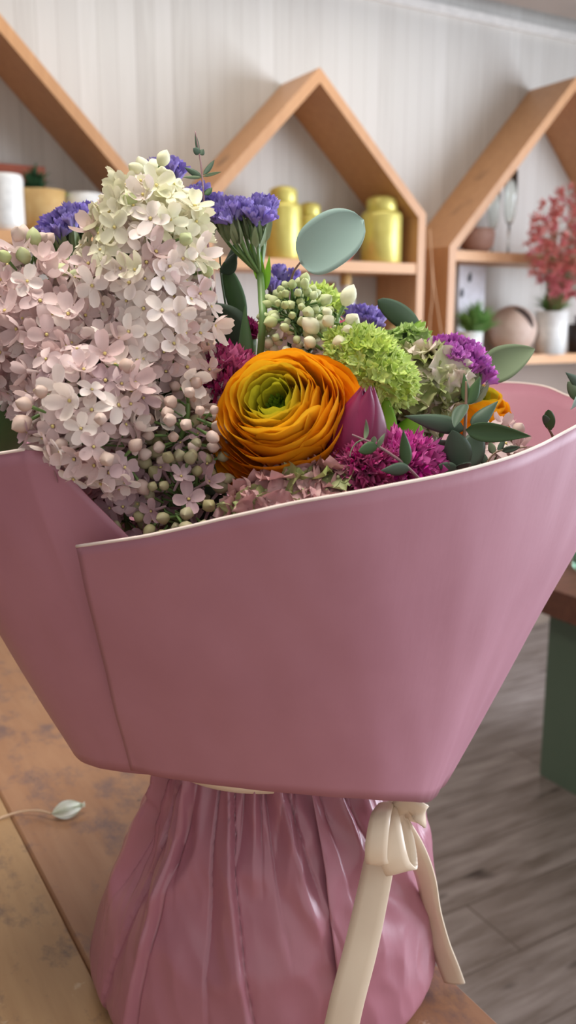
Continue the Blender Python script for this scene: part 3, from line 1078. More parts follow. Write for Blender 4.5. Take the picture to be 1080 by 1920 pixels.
def ranunculus(label, ctr, n, R, layers, seed, group=None, up=None):
    random.seed(seed)
    t = thing('ranunculus', label, 'flower', ctr, group)
    fr = frame(n, 0, up)
    nn = Vector(n).normalized()
    base = ctr - nn * R * .62
    stem(t, base + nn * .004, M_STEM, .003)
    def W(p):
        return base + fr @ Vector(p)
    total = layers + 1
    for li in range(total):
        q = min(1.0, li / (layers - 1))                       # 0 inner, 1 outer
        rim_r = R * (.20 + .80 * q ** .95)
        rim_h = R * (1.05 + .16 * math.sin(PI * min(1, q * 1.15)) - .62 * q ** 2.2)
        npet = 5 if q < .3 else 6
        off = rnd(0, 2 * PI)
        curl = -.10 * (1 - q) + .10 * q
        if li == layers:                       # guard petals closing the back
            rim_r, rim_h = R * 1.04, R * .20
        for k in range(npet):
            th0 = off + k * 2 * PI / npet + rnd(-.12, .12)
            half = (1.15 if q < .4 else 1.02) * rnd(.85, 1.1)
            hs = rnd(.93, 1.07)
            rs = rnd(.95, 1.05)
            ph = rnd(0, 6)
            tilt = rnd(-.018, .018) * R / .035
            flop = max(0.0, q - .75) * 4 * rnd(0, .15)
            def fn(u, v, th0=th0, half=half, hs=hs, rs=rs, ph=ph, tilt=tilt, flop=flop):
                s_ = (u - .5) * 2
                a = th0 + s_ * half
                edge = 1 - .26 * abs(s_) ** 5 - .03 * s_ * s_                       # rounded petal top
                hh = rim_h * hs * edge
                w_ = v
                r = rim_r * rs * (math.sin(min(w_ * 1.0, 1) * PI * .5) ** .62)
                r *= 1 + curl * max(0, w_ - .6) * 1.4
                h = hh * (w_ ** 1.25)
                h -= flop * R * max(0, w_ - .5) ** 1.5
                ru = (.012 + .026 * q) * R * w_ ** 4
                r += ru * math.sin(s_ * 5 + ph) + .006 * R * w_ ** 3 * math.sin(s_ * 11 + ph * 2)
                h += ru * .7 * math.sin(s_ * 4 + ph * 1.7)
                r += tilt * s_ * w_ * .10 + .012 * R * s_ * w_
                return W((r * math.cos(a), r * math.sin(a), h))
            mb = MB().grid(15, 13, fn)
            o = mb.build('petal', M_RAN, t)
            ca = o.data.color_attributes.new('ring', 'FLOAT_COLOR', 'POINT')
            for d_ in ca.data:
                d_.color = (q, q, q, 1)
    mb = MB()
    for k in range(46):
        a, r = rnd(0, 2 * PI), R * .24 * math.sqrt(rnd(.02, 1))
        b = (r * math.cos(a) * .8, r * math.sin(a) * .8, R * .50)
        tp = (r * math.cos(a) * .55, r * math.sin(a) * .55, R * (.86 + .10 * r / (R * .24)))
        leaf_mb(W(b), W(tp), fr @ Vector((-math.sin(a), math.cos(a), 0)), R * .16, .05, .3, 'oval', mb, nu=6, nv=5)
    mb.lathe([(0, 0), (R * .2, 0)], (0, 0, 0), 3)
    mb.v[-6:] = [W((0, 0, R * .5))] * 6
    mb.build('green_heart', M_RANC, t)
    return t


ranunculus('big golden-orange ranunculus with a green heart, the largest bloom in the middle', P(529, 778, .448), V(-.30, .42, .86), .0385, 16, 21, up=V(0, 1, 0))
ranunculus('small orange ranunculus half hidden behind the eucalyptus sprig at right', P(898, 768, .575), V(.2, .75, .6), .0235, 7, 22, up=V(0, 1, 0))

# ---- tulips
def tulip(label, foot, tip, R, mat, seed, open_=0.0):
    random.seed(seed)
    ax = tip - foot
    H = ax.length
    fr = frame(ax, rnd(0, 2) if seed != 31 else .5)
    t = thing('tulip', label, 'flower', foot, None)
    stem(t, foot, M_STEM, .0028)
    for k in range(6):
        inner = k % 2
        a0 = k * PI / 3 + rnd(-.06, .06)
        hs = rnd(.94, 1.03)
        def fn(u, v, a0=a0, inner=inner, hs=hs):
            s_ = (u - .5) * 2
            prof = (math.sin(PI * (.10 + .80 * v ** .8)) ** .6) * (1 - .62 * v ** 3 * (1 - open_))
            r = R * prof * (.93 if inner else 1.0)
            wid = 1.08 * math.sqrt(max(0, 1 - v ** 5)) * (.8 + .2 * v) + .02
            a = a0 + s_ * wid
            rr = r * (1 + .07 * (1 - s_ * s_) + (.05 * v if abs(s_) > .9 else 0))
            z = H * hs * (v - .05 * s_ * s_ * v)
            z -= H * .0
            rr += R * .035 * math.cos(s_ * 9) * v * (1 - v)
            return foot + fr @ Vector((rr * math.cos(a), rr * math.sin(a), z))
        MB().grid(13, 16, fn).build('petal', mat, t)
    return t


M_TULIP = petal_mat('tulip_magenta', (132, 26, 74), (104, 18, 60), 40, rough=.42, trans=.12, rand=False, spec=.35, stretch=(3, 3, .6))
M_TULIPC = petal_mat('tulip_crimson', (178, 36, 84), (150, 24, 66), 40, rough=.4, trans=.2, stretch=(3, 3, .6))
tulip('closed magenta tulip right of the big orange flower, under the lime green ball', P(655, 890, .450), P(690, 718, .436), .0150, M_TULIP, 31)
tulip('crimson tulip top peeking out behind the big orange flower and the lime green ball', P(634, 720, .535), P(636, 588, .53), .0150, M_TULIPC, 32, .25)

# ---- carnations
def fringe_petal(L, wmax, ruf, seed):
    random.seed(seed)
    ph = [rnd(0, 6) for _ in range(4)]
    teeth = [rnd(.74, .94) for _ in range(60)]
    def fn(u, v):
        s_ = (u - .5) * 2
        w = wmax * (.12 + .88 * v ** 1.5)
        k = round(u * 30)
        tooth = teeth[int(k)] if int(k) % 2 else 1.0
        rad = L * v * (1 - .10 * s_ * s_) * (1 if v < .99 else tooth)
        a = s_ * w / L
        z = ruf * L * v ** 2 * math.sin(s_ * 7 + ph[0]) + ruf * .6 * L * v ** 3 * math.sin(s_ * 15 + ph[1]) + .16 * L * v * v
        return (rad * math.sin(a), z, rad * math.cos(a))
    return MB().grid(31, 9, fn)


def carnation(label, ctr, n, R, npet, mat, seed, group=None, sq=1.0):
    t = thing('carnation', label, 'flower', ctr, group)
    nn = Vector(n).normalized()
    base = ctr - nn * R * .75
    lib = [fringe_petal(R * 1.25, R * .75, .16, seed * 10 + i).mesh('petal', mat) for i in range(5)]
    random.seed(seed)
    stem(t, base - nn * .008, M_STEM, .002)
    MB().tube([base - nn * .012, base - nn * .002, base + nn * .004], [.003, .006, .007], 10).build('calyx', M_STEM, t)
    for k in range(npet):
        q = (k + .5) / npet
        tilt = 1.32 * q ** .75                      # 0 upright centre .. outer flat
        a = k * 2.39996 + rnd(-.2, .2)
        d = Vector((math.sin(tilt) * math.cos(a), math.sin(tilt) * math.sin(a), math.cos(tilt)))
        fr = frame(n)
        dw = fr @ d
        outn = fr @ Vector((-math.cos(tilt) * math.cos(a), -math.cos(tilt) * math.sin(a), math.sin(tilt)))
        # petal local: z along petal, y face normal
        Y = outn
        X = Y.cross(dw)
        rot = Matrix((X, Y, dw)).transposed() @ Matrix.Rotation(rnd(-.35, .35), 3, 'Z')
        put('petal', random.choice(lib), t, M4(base, rot, rnd(.85, 1.06)))
    return t


M_CARN = petal_mat('carnation_magenta', (192, 20, 124), (166, 10, 104), 60, trans=.22)
M_CARNB = petal_mat('carnation_bright', (212, 24, 164), (180, 10, 132), 60, trans=.28)
CG = None
carnation('magenta fringed carnation between the tall lilac and the big orange flower', P(416, 706, .485), V(-.1, .62, .78), .0255, 46, M_CARN, 41, CG)
carnation('bright magenta fringed carnation at the front rim, right of the closed tulip', P(765, 858, .446), V(.25, .62, .74), .0225, 44, M_CARNB, 42, CG)
carnation('deep magenta carnation low between the closed tulip and the front rim', P(683, 868, .428), V(-.1, .55, .8), .0160, 34, M_CARN, 45, CG)
carnation('magenta carnation in shade under the tall lilac head', P(284, 836, .485), V(0, .4, .9), .0135, 26, M_CARN, 43, CG)
carnation('reddish magenta carnation hidden behind the statice stem', P(455, 615, .54), V(-.2, .8, .5), .0125, 24, M_CARN, 44, CG)

# ---- lime green snowball heads
def curl_floret(sz, seed):
    random.seed(seed)
    mb = MB()
    for k in range(5):
        a = k * 2 * PI / 5 + rnd(-.2, .2)
        c1, ph = rnd(.2, 1.0), rnd(0, 6)
        def fn(u, v):
            t = (v - .5) * 2
            r = sz * u
            h = sz * .42 * math.sin(PI * (.15 + .8 * u))
            z = sz * (c1 * u * u * .8 + .18 * math.sin(t * 4 + ph) * u)
            return (r * math.cos(a) - h * t * math.sin(a), r * math.sin(a) + h * t * math.cos(a), z)
        mb.grid(5, 4, fn)
    return mb


M_LIME = petal_mat('snowball_lime', (206, 224, 104), (182, 210, 76), 80, trans=.35)
LIME = [curl_floret(.0042, i) for i in range(5)]
LIMEM = [m.mesh('floret', M_LIME) for m in LIME]


def floret_ball(name, label, ctr, axes, sizes, n, lib, libm, sc, seed, stemmat=M_STEM, partname='floret', face=.3, mind=.0042):
    """ellipsoid head: axes three unit vectors, sizes the half-lengths"""
    random.seed(seed)
    t = thing(name, label, 'flower', ctr, None)
    low = ctr - Vector((0, 0, 1)) * min(sizes) * .6
    stem(t, low, stemmat, .0022)
    core = MB().ball((0, 0, 0), 1.0, 16, 10)
    core.v = [ctr + axes[0] * v.x * sizes[0] * .72 + axes[1] * v.y * sizes[1] * .72 + axes[2] * v.z * sizes[2] * .72 for v in core.v]
    core.build('flower_core', stemmat, t)
    its, tries = [], 0
    while len(its) < n and tries < n * 60:
        tries += 1
        d = rv()
        if not .2 < d.length < 1:
            continue
        d.normalize()
        lump = 1 + .14 * noise.noise(d * 2.6 + Vector((seed, 0, 0)))
        p = ctr + (axes[0] * d.x * sizes[0] + axes[1] * d.y * sizes[1] + axes[2] * d.z * sizes[2]) * lump * rnd(.86, 1.03)
        nrm = (axes[0] * d.x / sizes[0] + axes[1] * d.y / sizes[1] + axes[2] * d.z / sizes[2]).normalized()
        if nrm.dot(FWD) > .6 or any((p - o[0]).length < mind * sc for o in its):
            continue
        its.append((p, (nrm + rv(.5)).normalized()))
    its.sort(key=lambda it: it[1].dot(FWD))
    rest = MB()
    for i, (p, nrm) in enumerate(its):
        k = random.randrange(len(lib))
        M = M4(p, frame(nrm, rnd(0, 6)), sc * rnd(.85, 1.2))
        if i < 97:
            put(partname, libm[k], t, M)
        else:
            rest.merge(lib[k], M)
    if rest.v:
        rest.build(partname + '_mass', list(libm[0].materials), t)['kind'] = 'stuff'
    return t


floret_ball('snowball_flower', 'lime green crinkled snowball head right of the big orange flower, above the tulip', P(694, 690, .478), (V(.74, -.66, 0).normalized(), V(.66, .74, 0).normalized(), V(0, 0, 1)), (.0258, .0158, .016), 430, LIME, LIMEM, 1.0, 51, mind=.0027)
floret_ball('snowball_flower', 'small lime green head behind the pale green bud cluster', P(600, 572, .57), (V(1, -.2, 0).normalized(), V(.2, 1, 0).normalized(), V(0, 0, 1)), (.0135, .011, .011), 120, LIME, LIMEM, 1.0, 52, mind=.0034)

# ---- hydrangeas
def ruffle_floret(sz, seed):
    random.seed(seed)
    mb = MB()
    for k in range(4):
        a = k * PI / 2 + rnd(-.15, .15)
        ph, c1 = rnd(0, 6), rnd(-.1, .5)
        def fn(u, v):
            t = (v - .5) * 2
            r = sz * u * (1 - .12 * t * t)
            h = sz * .66 * math.sin(PI * min(1, .1 + .78 * u)) ** .8
            z = sz * (c1 * u * u + .17 * math.sin(t * 4.5 + ph) * u * u + .10 * math.sin(t * 9 + 2 * ph) * u * u)
            return (r * math.cos(a) - h * t * math.sin(a), r * math.sin(a) + h * t * math.cos(a), z)
        mb.grid(7, 8, fn, mi=0)
    mb.ball((0, 0, .001), .0012, 6, 5, mi=1)
    return mb


M_HPINK = petal_mat('hydrangea_dusty_pink', (214, 160, 164), (190, 146, 140), 110, trans=.25)
M_HGREEN = petal_mat('hydrangea_olive', (146, 166, 92), (168, 168, 112), 110, trans=.25)
M_HCREAM = petal_mat('hydrangea_green_cream', (182, 198, 120), (230, 206, 202), 90, trans=.25)
M_HLIME = petal_mat('hydrangea_fresh_green', (168, 196, 96), (140, 176, 76), 90, trans=.25)
HP = [ruffle_floret(.0105, i) for i in range(3)]
HPM = [m.mesh('floret', [M_HPINK if i < 2 else M_HGREEN, M_BGREEN]) for i, m in enumerate(HP)]
HC = [ruffle_floret(.0115, i + 5) for i in range(3)]
HCM = [m.mesh('floret', [M_HCREAM if i else M_HGREEN, M_BCREAM]) for i, m in enumerate(HC)]
floret_ball('hydrangea', 'dusky pink and olive hydrangea head under the big orange flower, against the front rim', P(562, 938, .437), (V(1, .18, 0).normalized(), V(-.18, 1, 0).normalized(), V(0, 0, 1)), (.034, .0135, .015), 100, HP, HPM, .9, 53, M_STEMD, mind=.0062)
floret_ball('hydrangea', 'green and cream hydrangea head at right, below the pink-purple statice', P(800, 728, .525), (V(1, -.35, 0).normalized(), V(.35, 1, 0).normalized(), V(0, 0, 1)), (.0195, .0205, .019), 60, HC, HCM, .95, 54, M_STEMD, mind=.0068)
floret_ball('hydrangea', 'small fresh green hydrangea tip right of the lime green snowball head', P(762, 644, .54), (V(1, 0, 0), V(0, 1, 0), V(0, 0, 1)), (.011, .009, .011), 26, HC, [m.mesh('floret', [M_HLIME, M_BGREEN]) for m in HC], .6, 55, M_STEMD, mind=.005)

# ---- statice
def funnel(sz, seed):
    random.seed(seed)
    ph = rnd(0, 6)
    mb = MB()
    mb.grid(20, 6, lambda u, v: ((.22 + .78 * v ** 1.3 + .16 * v ** 3 * math.cos(u * 10 * PI + ph)) * sz * math.cos(u * 2 * PI),
                                 (.22 + .78 * v ** 1.3 + .16 * v ** 3 * math.cos(u * 10 * PI + ph)) * sz * math.sin(u * 2 * PI),
                                 sz * 1.9 * v + .26 * sz * v ** 2 * math.sin(u * 14 * PI + ph)), True)
    for k in range(5):
        a = k * 2 * PI / 5 + ph
        leaf_mb((0, 0, .3 * sz), (sz * .75 * math.cos(a), sz * .75 * math.sin(a), sz * 2.1), (-math.sin(a), math.cos(a), 0), sz * .7, -.1, .3, 'oval', mb, nu=5, nv=3)
    return mb


M_STAT = petal_mat('statice_violet', (152, 132, 210), (124, 104, 190), 90, trans=.25)
M_STATP = petal_mat('statice_pink_purple', (206, 100, 204), (178, 70, 180), 90, trans=.25)
FU = [funnel(.0036, i) for i in range(4)]
FUV = [m.mesh('floret', M_STAT) for m in FU]
FUP = [m.mesh('floret', M_STATP) for m in FU]
M_BRACT = petal_mat('statice_bract', (116, 138, 84), (150, 156, 120), 60, trans=.25)


def statice(label, pts, foot, meshes, seed, per=9, wing=False, rad=.0065, via=None):
    """pts: world centres of the small flower combs, foot: where the branches leave the stem"""
    random.seed(seed)
    t = thing('statice', label, 'flower', foot, None)
    stem(t, foot, M_STEM, .0022, via)
    br, bt = MB(), MB()
    for p in pts:
        low = foot.lerp(p, .78)
        br.tube(cr([foot, foot.lerp(p, .5) + Vector((0, 0, -.003)), p - (p - foot).normalized() * .006], 10), .0011, 5)
        up = ((p - foot).normalized() * .6 + Vector((0, 0, 1)) * .6).normalized()
        for k in range(per):
            d = (up + rv(.75)).normalized()
            put('floret', random.choice(meshes), t, M4(p + d * rad * rnd(.3, 1.0) - up * .004, frame((d + up * .4).normalized(), rnd(0, 6)), rnd(.85, 1.15)))
        for k in range(9):
            d = (up * 1.0 + rv(.55)).normalized()
            leaf_mb(p - up * .016 + d * .002, p - up * .002 + d * .003 + rv(.003), rv(), .0048, .05, .3, 'lance', bt, nu=5, nv=3)
    br.build('branches', M_STEM, t)
    bt.build('bracts', M_BRACT, t)
    if wing:
        w = MB()
        for a, b, c_ in wing:
            leaf_mb(a, b, c_, .006, .05, .3, 'lance', w, nu=8, nv=3)
        w.build('stem_wing', M_LEAFY, t)
    return t


statice('violet statice standing on a bare winged green stem, left of the round blue-green leaf',
        [P(x, y, z) for x, y, z in ((385, 398, .522), (405, 392, .514), (425, 396, .508), (446, 396, .512), (462, 402, .506), (482, 396, .514), (496, 410, .512), (480, 416, .502), (436, 410, .500), (502, 396, .520), (412, 408, .506))],
        P(488, 515, .512), FUV, 61, 9, via=[P(491, 570, .498), P(490, 640, .496)],
        wing=[(P(487, 530, .511), P(468, 455, .511), V(1, .2, .4)), (P(489, 560, .511), P(484, 460, .509), V(1, 0, .6)), (P(491, 550, .511), P(505, 478, .511), V(1, .3, .5)), (P(490, 640, .513), P(493, 520, .511), V(1, 0, .2))])
statice('violet statice behind the pink lilac at left, below the tan plant pot',
        [P(x, y, z) for x, y, z in ((90, 442, .55), (105, 420, .55), (125, 412, .545), (145, 408, .55), (165, 404, .555), (112, 440, .54), (138, 428, .54), (158, 418, .55), (120, 455, .55))], P(160, 520, .55), FUV, 62, 8)
statice('small violet statice tip behind the top of the tall lilac', [P(x, y, z) for x, y, z in ((292, 326, .52), (312, 318, .52), (322, 330, .52), (326, 345, .525))], P(318, 420, .52), FUV, 63, 7)
statice('violet statice tip right of the winged green stem, behind the pale green bud cluster', [P(x, y, z) for x, y, z in ((508, 530, .58), (524, 524, .58), (540, 534, .58), (552, 546, .585), (515, 545, .575))], P(528, 620, .58), FUV, 64, 7)
statice('violet statice behind the lime green snowball head, left of the dark leaf', [P(x, y, z) for x, y, z in ((640, 590, .59), (662, 598, .58), (680, 596, .575), (700, 602, .575), (712, 612, .58), (690, 610, .57))], P(690, 690, .57), FUV, 65, 7)
statice('pink-purple statice at right, in front of the large grey-green leaf', [P(x, y, z) for x, y, z in ((815, 664, .53), (835, 656, .525), (856, 655, .525), (872, 664, .52), (886, 678, .52), (898, 694, .525), (906, 714, .53), (865, 680, .515), (845, 672, .515), (880, 698, .52), (858, 700, .525))], P(850, 770, .53), FUP, 66, 8)
statice('small violet tip left of the tall twig, touching the tall lilac', [P(x, y, z) for x, y, z in ((372, 372, .505), (362, 382, .505))], P(368, 430, .51), FUV, 67, 7)

# ---- eucalyptus and other greens
def sprig(name, label, path, leaves, mstem, r=.0012, cat='foliage', via=None, group=None):
    """path: px, py, depth of the twig from foot to tip; leaves: (base, tip, side, width, kwargs, material)"""
    pts = [P(*p) for p in path]
    t = thing(name, label, cat, pts[0], group)
    stem(t, pts[0], mstem, r * 1.2, via, 'stem')
    n_ = max(8, len(pts) * 6)
    MB().tube(cr(pts, n_), [r * (1.1 - .6 * i / (n_ - 1)) for i in range(n_)], 6).build('twig', mstem, t)
    for b, tp, sd_, w, kw, m in leaves:
        o = leaf_mb(P(*b), P(*tp), sd_, w, **kw).build('leaf', m, t)
        s_ = o.modifiers.new('thick', 'SOLIDIFY')
        s_.thickness = .0003
        s_.offset = 0
    return t


M_TWIGP = simple('purple_brown_twig', (150, 116, 120), (128, 98, 100), rough=.5)
sprig('eucalyptus', 'single large round blue-green eucalyptus leaf standing above the bouquet', [(540, 640, .545), (541, 560, .520), (549, 515, .492), (563, 492, .468)],
      [((563, 494, .468), (682, 412, .456), V(.55, .8, .25), .0285, dict(shape='disc', droop=.05, fold=.18, nu=21, nv=11), M_EUC)], M_TWIGP, .0010)
sprig('eucalyptus', 'large grey-green leaf right of the pink-purple statice, over the right paper', [(880, 800, .575), (890, 740, .57), (900, 708, .57)],
      [((898, 708, .57), (1003, 654, .555), V(.5, .85, .2), .0225, dict(shape='oval', droop=.06, nu=17, nv=9), M_EUCG)], M_STEM)
sprig('eucalyptus', 'dark blue-green leaf bending left above the fresh green hydrangea tip', [(800, 700, .56), (795, 650, .555), (785, 618, .55)],
      [((786, 620, .55), (708, 562, .545), V(.45, .8, .35), .0135, dict(shape='round', droop=.10, nu=17, nv=9), M_EUCD)], M_STEM)
sprig('dark_leaf_branch', 'dark green leaves on a thin branch between the tall lilac and the winged stem', [(440, 740, .53), (430, 620, .525), (415, 520, .525), (412, 470, .525)],
      [((455, 660, .51), (376, 570, .505), V(.5, .6, .6), .026, dict(shape='oval', droop=.1), M_LEAFD),
       ((454, 610, .53), (420, 492, .525), V(1, .25, .2), .0115, dict(shape='round', droop=.08), M_LEAFM),
       ((412, 510, .525), (442, 474, .52), V(.5, -.6, .6), .013, dict(shape='oval', droop=.1), M_LEAFD),
       ((414, 508, .526), (440, 455, .53), V(.8, .2, .5), .010, dict(shape='oval', droop=.1), M_LEAFD)], M_STEMD, .0008)
sprig('tulip_leaf', 'pointed fresh green leaf tip standing behind the left magenta carnation', [(455, 760, .50), (456, 720, .50), (457, 700, .50)],
      [((456, 715, .50), (459, 573, .495), V(1, 0, .4), .0105, dict(shape='lance', fold=.5), M_LEAFM)], M_STEM, .002)
TWG = dict(shape='oval', nu=6, nv=5)
sprig('eucalyptus', 'thin wiry twig with tiny leaves rising highest, above the tall lilac', [(392, 480, .50), (384, 400, .50), (379, 330, .50), (374, 290, .50), (366, 246, .50)],
      [((373, 290, .5), (366, 250, .5), V(1, .2, .2), .0022, TWG, M_EUCD), ((375, 288, .5), (362, 278, .497), V(.3, 1, .2), .004, TWG, M_EUCD), ((374, 290, .5), (382, 280, .5), V(.3, -1, .2), .004, TWG, M_EUCD),
       ((379, 333, .5), (346, 314, .5), V(.3, 1, .2), .0035, TWG, M_EUCD), ((381, 328, .5), (402, 300, .5), V(1, .4, .2), .0035, TWG, M_EUCD), ((380, 331, .5), (415, 322, .497), V(0, 1, .2), .0018, TWG, M_EUCG), ((379, 333, .5), (342, 332, .497), V(0, 1, .2), .0018, TWG, M_EUCG),
       ((382, 360, .5), (364, 348, .5), V(.3, 1, .4), .0045, TWG, M_LEAFM), ((383, 365, .5), (398, 352, .5), V(.3, -1, .4), .0045, TWG, M_LEAFM)], M_TWIGP, .0006)
sprig('eucalyptus', 'dark eucalyptus sprig with long pointed leaves at the front rim, right', [(862, 905, .455), (868, 840, .450), (872, 800, .448), (874, 750, .447), (874, 715, .447)],
      [((872, 806, .448), (758, 780, .445), V(-.1, 1, .35), .0100, dict(shape='lance', fold=.4), M_EUCD),
       ((873, 806, .447), (996, 818, .440), V(.1, 1, .3), .0108, dict(shape='lance', fold=.4, droop=-.03), M_LEAFM),
       ((884, 800, .452), (934, 752, .455), V(.5, -.8, .3), .0085, dict(shape='lance', fold=.3), M_EUCD),
       ((868, 880, .452), (848, 806, .444), V(1, .2, .2), .0135, dict(shape='oval'), M_EUCD),
       ((872, 874, .450), (902, 806, .455), V(1, .3, -.2), .0145, dict(shape='oval'), M_EUCD),
       ((873, 758, .447), (852, 802, .436), V(1, .1, .5), .0075, dict(shape='oval', fold=.5), M_EUCD),
       ((874, 758, .447), (900, 706, .445), V(.9, .4, .5), .0075, dict(shape='lance', fold=.5), M_LEAFM),
       ((873, 755, .448), (870, 700, .450), V(1, 0, .5), .0050, dict(shape='lance', fold=.5), M_LEAFM),
       ((860, 885, .45), (822, 872, .44), V(0, 1, .5), .0065, dict(shape='oval'), M_EUCD),
       ((866, 882, .45), (876, 868, .436), V(1, .2, .3), .0075, dict(shape='oval'), M_EUCD)], M_STEMR, .0012)
sprig('eucalyptus', 'thin reddish sprig with small curling leaves in front of the closed tulip', [(815, 930, .432), (764, 876, .419), (730, 850, .416), (700, 832, .414), (682, 824, .414), (660, 815, .414)],
      [((762, 874, .417), (756, 806, .412), V(1, .1, .3), .0062, dict(shape='lance', fold=.4), M_LEAFM),
       ((708, 838, .414), (672, 846, .410), V(.1, 1, .4), .0062, dict(shape='oval', fold=.3), M_LEAFM),
       ((684, 824, .414), (686, 786, .412), V(1, .2, .5), .0026, dict(shape='lance', droop=.16), M_EUCG),
       ((684, 824, .414), (656, 856, .412), V(.6, .7, .3), .0026, dict(shape='lance', droop=.16), M_EUCG),
       ((708, 838, .414), (722, 812, .412), V(1, .4, .3), .0026, dict(shape='lance', droop=-.12), M_EUCG),
       ((700, 832, .414), (702, 818, .412), V(1, .4, .3), .0026, dict(shape='oval'), M_EUCG),
       ((768, 880, .417), (714, 882, .410), V(.1, 1, .4), .0070, dict(shape='lance', fold=.3), M_EUCD)], M_TWIGP, .0008)
sprig('tulip_leaf', 'bright yellow-green leaf between the closed tulip and the eucalyptus sprig', [(750, 900, .47), (752, 860, .47), (752, 845, .47)],
      [((748, 850, .468), (778, 778, .47), V(1, .3, .3), .0185, dict(shape='oval', fold=.3), M_LEAFY), ((730, 850, .462), (722, 740, .468), V(1, 0, .3), .010, dict(shape='oval'), M_LEAFY)], M_STEM, .0018)
sprig('eucalyptus', 'two small round green leaves on a twig inside the right paper rim', [(1045, 840, .50), (1035, 815, .497), (1026, 800, .495)],
      [((1032, 806, .495), (1028, 768, .490), V(1, .2, .3), .0062, dict(shape='round', fold=.3), M_LEAFM), ((1034, 806, .497), (1019, 778, .49), V(.8, .4, .5), .0045, dict(shape='round'), M_EUCD)], M_STEMR, .0010)
sprig('eucalyptus', 'pale curled leaves cut by the right photo edge, above the right paper', [(1130, 800, .54), (1110, 770, .535), (1095, 748, .53)],
      [((1100, 750, .53), (1064, 716, .525), V(.4, .9, .2), .0095, dict(shape='oval', fold=.5), M_EUCG), ((1100, 745, .53), (1072, 766, .522), V(.5, .8, .3), .012, dict(shape='oval', fold=.5), M_EUC), ((1100, 730, .53), (1060, 698, .52), V(.3, .9, .3), .007, dict(shape='lance'), M_EUCD)], M_STEMR)
sprig('eucalyptus', 'tiny dark leaved twig lying along the front rim under the pale lilac at right', [(900, 905, .468), (912, 870, .466), (930, 848, .466), (960, 842, .466), (988, 838, .466)],
      [((912, 872, .466), (898, 845, .466), V(1, .3, .2), .0045, TWG, M_EUCD), ((926, 852, .466), (918, 828, .466), V(1, .2, .2), .0040, TWG, M_EUCG), ((934, 848, .466), (946, 822, .466), V(1, .2, .2), .0030, TWG, M_EUCD), ((940, 846, .466), (976, 838, .463), V(.1, 1, .2), .0035, TWG, M_EUCD), ((905, 880, .466), (890, 872, .462), V(.3, 1, .2), .005, TWG, M_EUCD)], M_STEMR, .0006)
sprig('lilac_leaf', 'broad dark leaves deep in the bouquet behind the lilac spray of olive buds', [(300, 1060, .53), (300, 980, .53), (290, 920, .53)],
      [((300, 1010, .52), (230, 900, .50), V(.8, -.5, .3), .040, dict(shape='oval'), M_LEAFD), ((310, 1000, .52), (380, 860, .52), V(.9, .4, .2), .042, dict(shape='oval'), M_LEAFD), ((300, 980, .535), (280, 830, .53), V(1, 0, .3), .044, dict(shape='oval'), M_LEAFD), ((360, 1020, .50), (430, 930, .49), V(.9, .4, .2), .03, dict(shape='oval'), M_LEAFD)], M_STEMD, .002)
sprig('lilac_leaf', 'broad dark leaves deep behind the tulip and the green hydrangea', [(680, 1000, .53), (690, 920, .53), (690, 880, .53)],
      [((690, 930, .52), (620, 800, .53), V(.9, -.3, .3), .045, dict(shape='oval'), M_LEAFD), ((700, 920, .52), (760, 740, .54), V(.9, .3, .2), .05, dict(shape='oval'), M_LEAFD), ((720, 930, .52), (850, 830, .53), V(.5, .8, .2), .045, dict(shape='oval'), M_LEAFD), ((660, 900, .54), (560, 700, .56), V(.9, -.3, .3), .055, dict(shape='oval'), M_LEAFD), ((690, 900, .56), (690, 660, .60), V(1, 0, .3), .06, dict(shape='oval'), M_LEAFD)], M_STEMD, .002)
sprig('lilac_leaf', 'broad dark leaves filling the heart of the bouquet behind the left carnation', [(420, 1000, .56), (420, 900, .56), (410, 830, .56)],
      [((420, 880, .55), (380, 690, .55), V(1, -.2, .3), .05, dict(shape='oval'), M_LEAFD), ((430, 880, .56), (500, 660, .57), V(1, .2, .2), .05, dict(shape='oval'), M_LEAFD), ((400, 900, .55), (300, 740, .55), V(.9, -.4, .2), .06, dict(shape='oval'), M_LEAFD), ((390, 920, .56), (200, 760, .56), V(.6, -.7, .2), .06, dict(shape='oval'), M_LEAFD), ((380, 930, .57), (120, 700, .58), V(.6, -.7, .2), .06, dict(shape='oval'), M_LEAFD)], M_STEMD, .002)

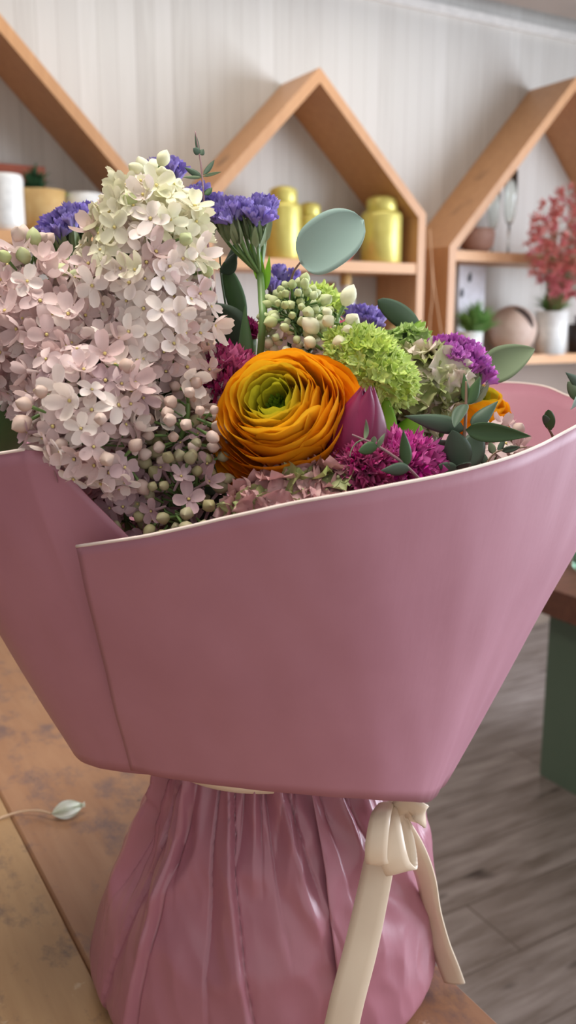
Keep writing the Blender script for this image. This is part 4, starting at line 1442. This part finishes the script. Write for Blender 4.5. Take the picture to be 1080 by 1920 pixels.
# ---- the loose bud lying on the table
bp = PZ(128, 1520, TABLE_Z)
t = thing('fallen_bud', 'pale white-green bud on a thin stalk lying on the table left of the bouquet', 'flower bud', bp)
b0, b1 = PZ(96, 1526, TABLE_Z + .007), PZ(160, 1508, TABLE_Z + .009)
bmb = MB()
for k in range(6):
    a = k * PI / 3
    dd = (Vector((0, 0, 1)) * math.cos(a) + (b1 - b0).normalized().cross(Vector((0, 0, 1))) * math.sin(a))
    leaf_mb(b0 + dd * .0005, b1 + dd * .003, (b1 - b0).cross(dd), .011, .16 if k % 2 else .2, .3, 'oval', bmb)
bmb.build('bud', petal_mat('pale_bud', (240, 242, 234), (222, 228, 208), 90, trans=.25, rand=False), t)
MB().tube(cr([b0, PZ(70, 1520, TABLE_Z + .006), PZ(30, 1524, TABLE_Z + .003), PZ(-30, 1545, TABLE_Z + .002)], 16), .0011, 6).build('stalk', simple('pale_stalk', (206, 178, 148), rough=.6), t)
# ------------------------------------------------------------------ camera, light, view
cam = bpy.data.cameras.new('camera')
co = bpy.data.objects.new('camera', cam)
COL.objects.link(co)
co.location = CAM
co.rotation_euler = (PI / 2 - PITCH, 0, YAW)
cam.sensor_fit = 'VERTICAL'
cam.sensor_height = 36
cam.lens = FPX / 1920 * 36
cam.clip_start = .02
cam.dof.use_dof = True
cam.dof.focus_distance = .47
cam.dof.aperture_fstop = 10
scene.camera = co

w = bpy.data.worlds.new('daylight')
scene.world = w
w.use_nodes = True
w.node_tree.nodes['Background'].inputs[0].default_value = (1.0, .985, .97, 1)
w.node_tree.nodes['Background'].inputs[1].default_value = .86


def area(name, loc, target, sx, sy, power, color):
    l = bpy.data.lights.new(name, 'AREA')
    l.shape = 'RECTANGLE'
    l.size, l.size_y = sx, sy
    l.energy = power
    l.color = color
    o = bpy.data.objects.new(name, l)
    COL.objects.link(o)
    o.location = loc
    o.rotation_euler = (Vector(target) - Vector(loc)).to_track_quat('-Z', 'Y').to_euler()
    return o


# daylight through the window in the right wall
area('window_daylight', (WX + .1, (WY0 + WY1) / 2, (WZ0 + WZ1) / 2), (0, .1, 1.2), WY1 - WY0, WZ1 - WZ0, 205, (.80, .87, 1.0))
# unseen light added under the ceiling to wash the back wall and roofs
area('wall_wash_fill', (1.1, 2.25, ZCEIL - .015), (1.1, 2.25, 0), 2.0, .12, 6.5, (1.0, .97, .92))

area('bouquet_fill', (.1, .45, ZCEIL - .25), (.1, .45, 0), .4, .4, 11, (1.0, .93, .84))  # unseen light added above the bouquet to brighten the flowers

vs_ = scene.view_settings
vs_.view_transform = 'Standard'
vs_.look = 'None'
vs_.exposure = 0
vs_.gamma = 1
vs_.use_curve_mapping = False
scene.cycles.max_bounces = 8
scene.cycles.use_denoising = True
scene.cycles.sample_clamp_indirect = 6
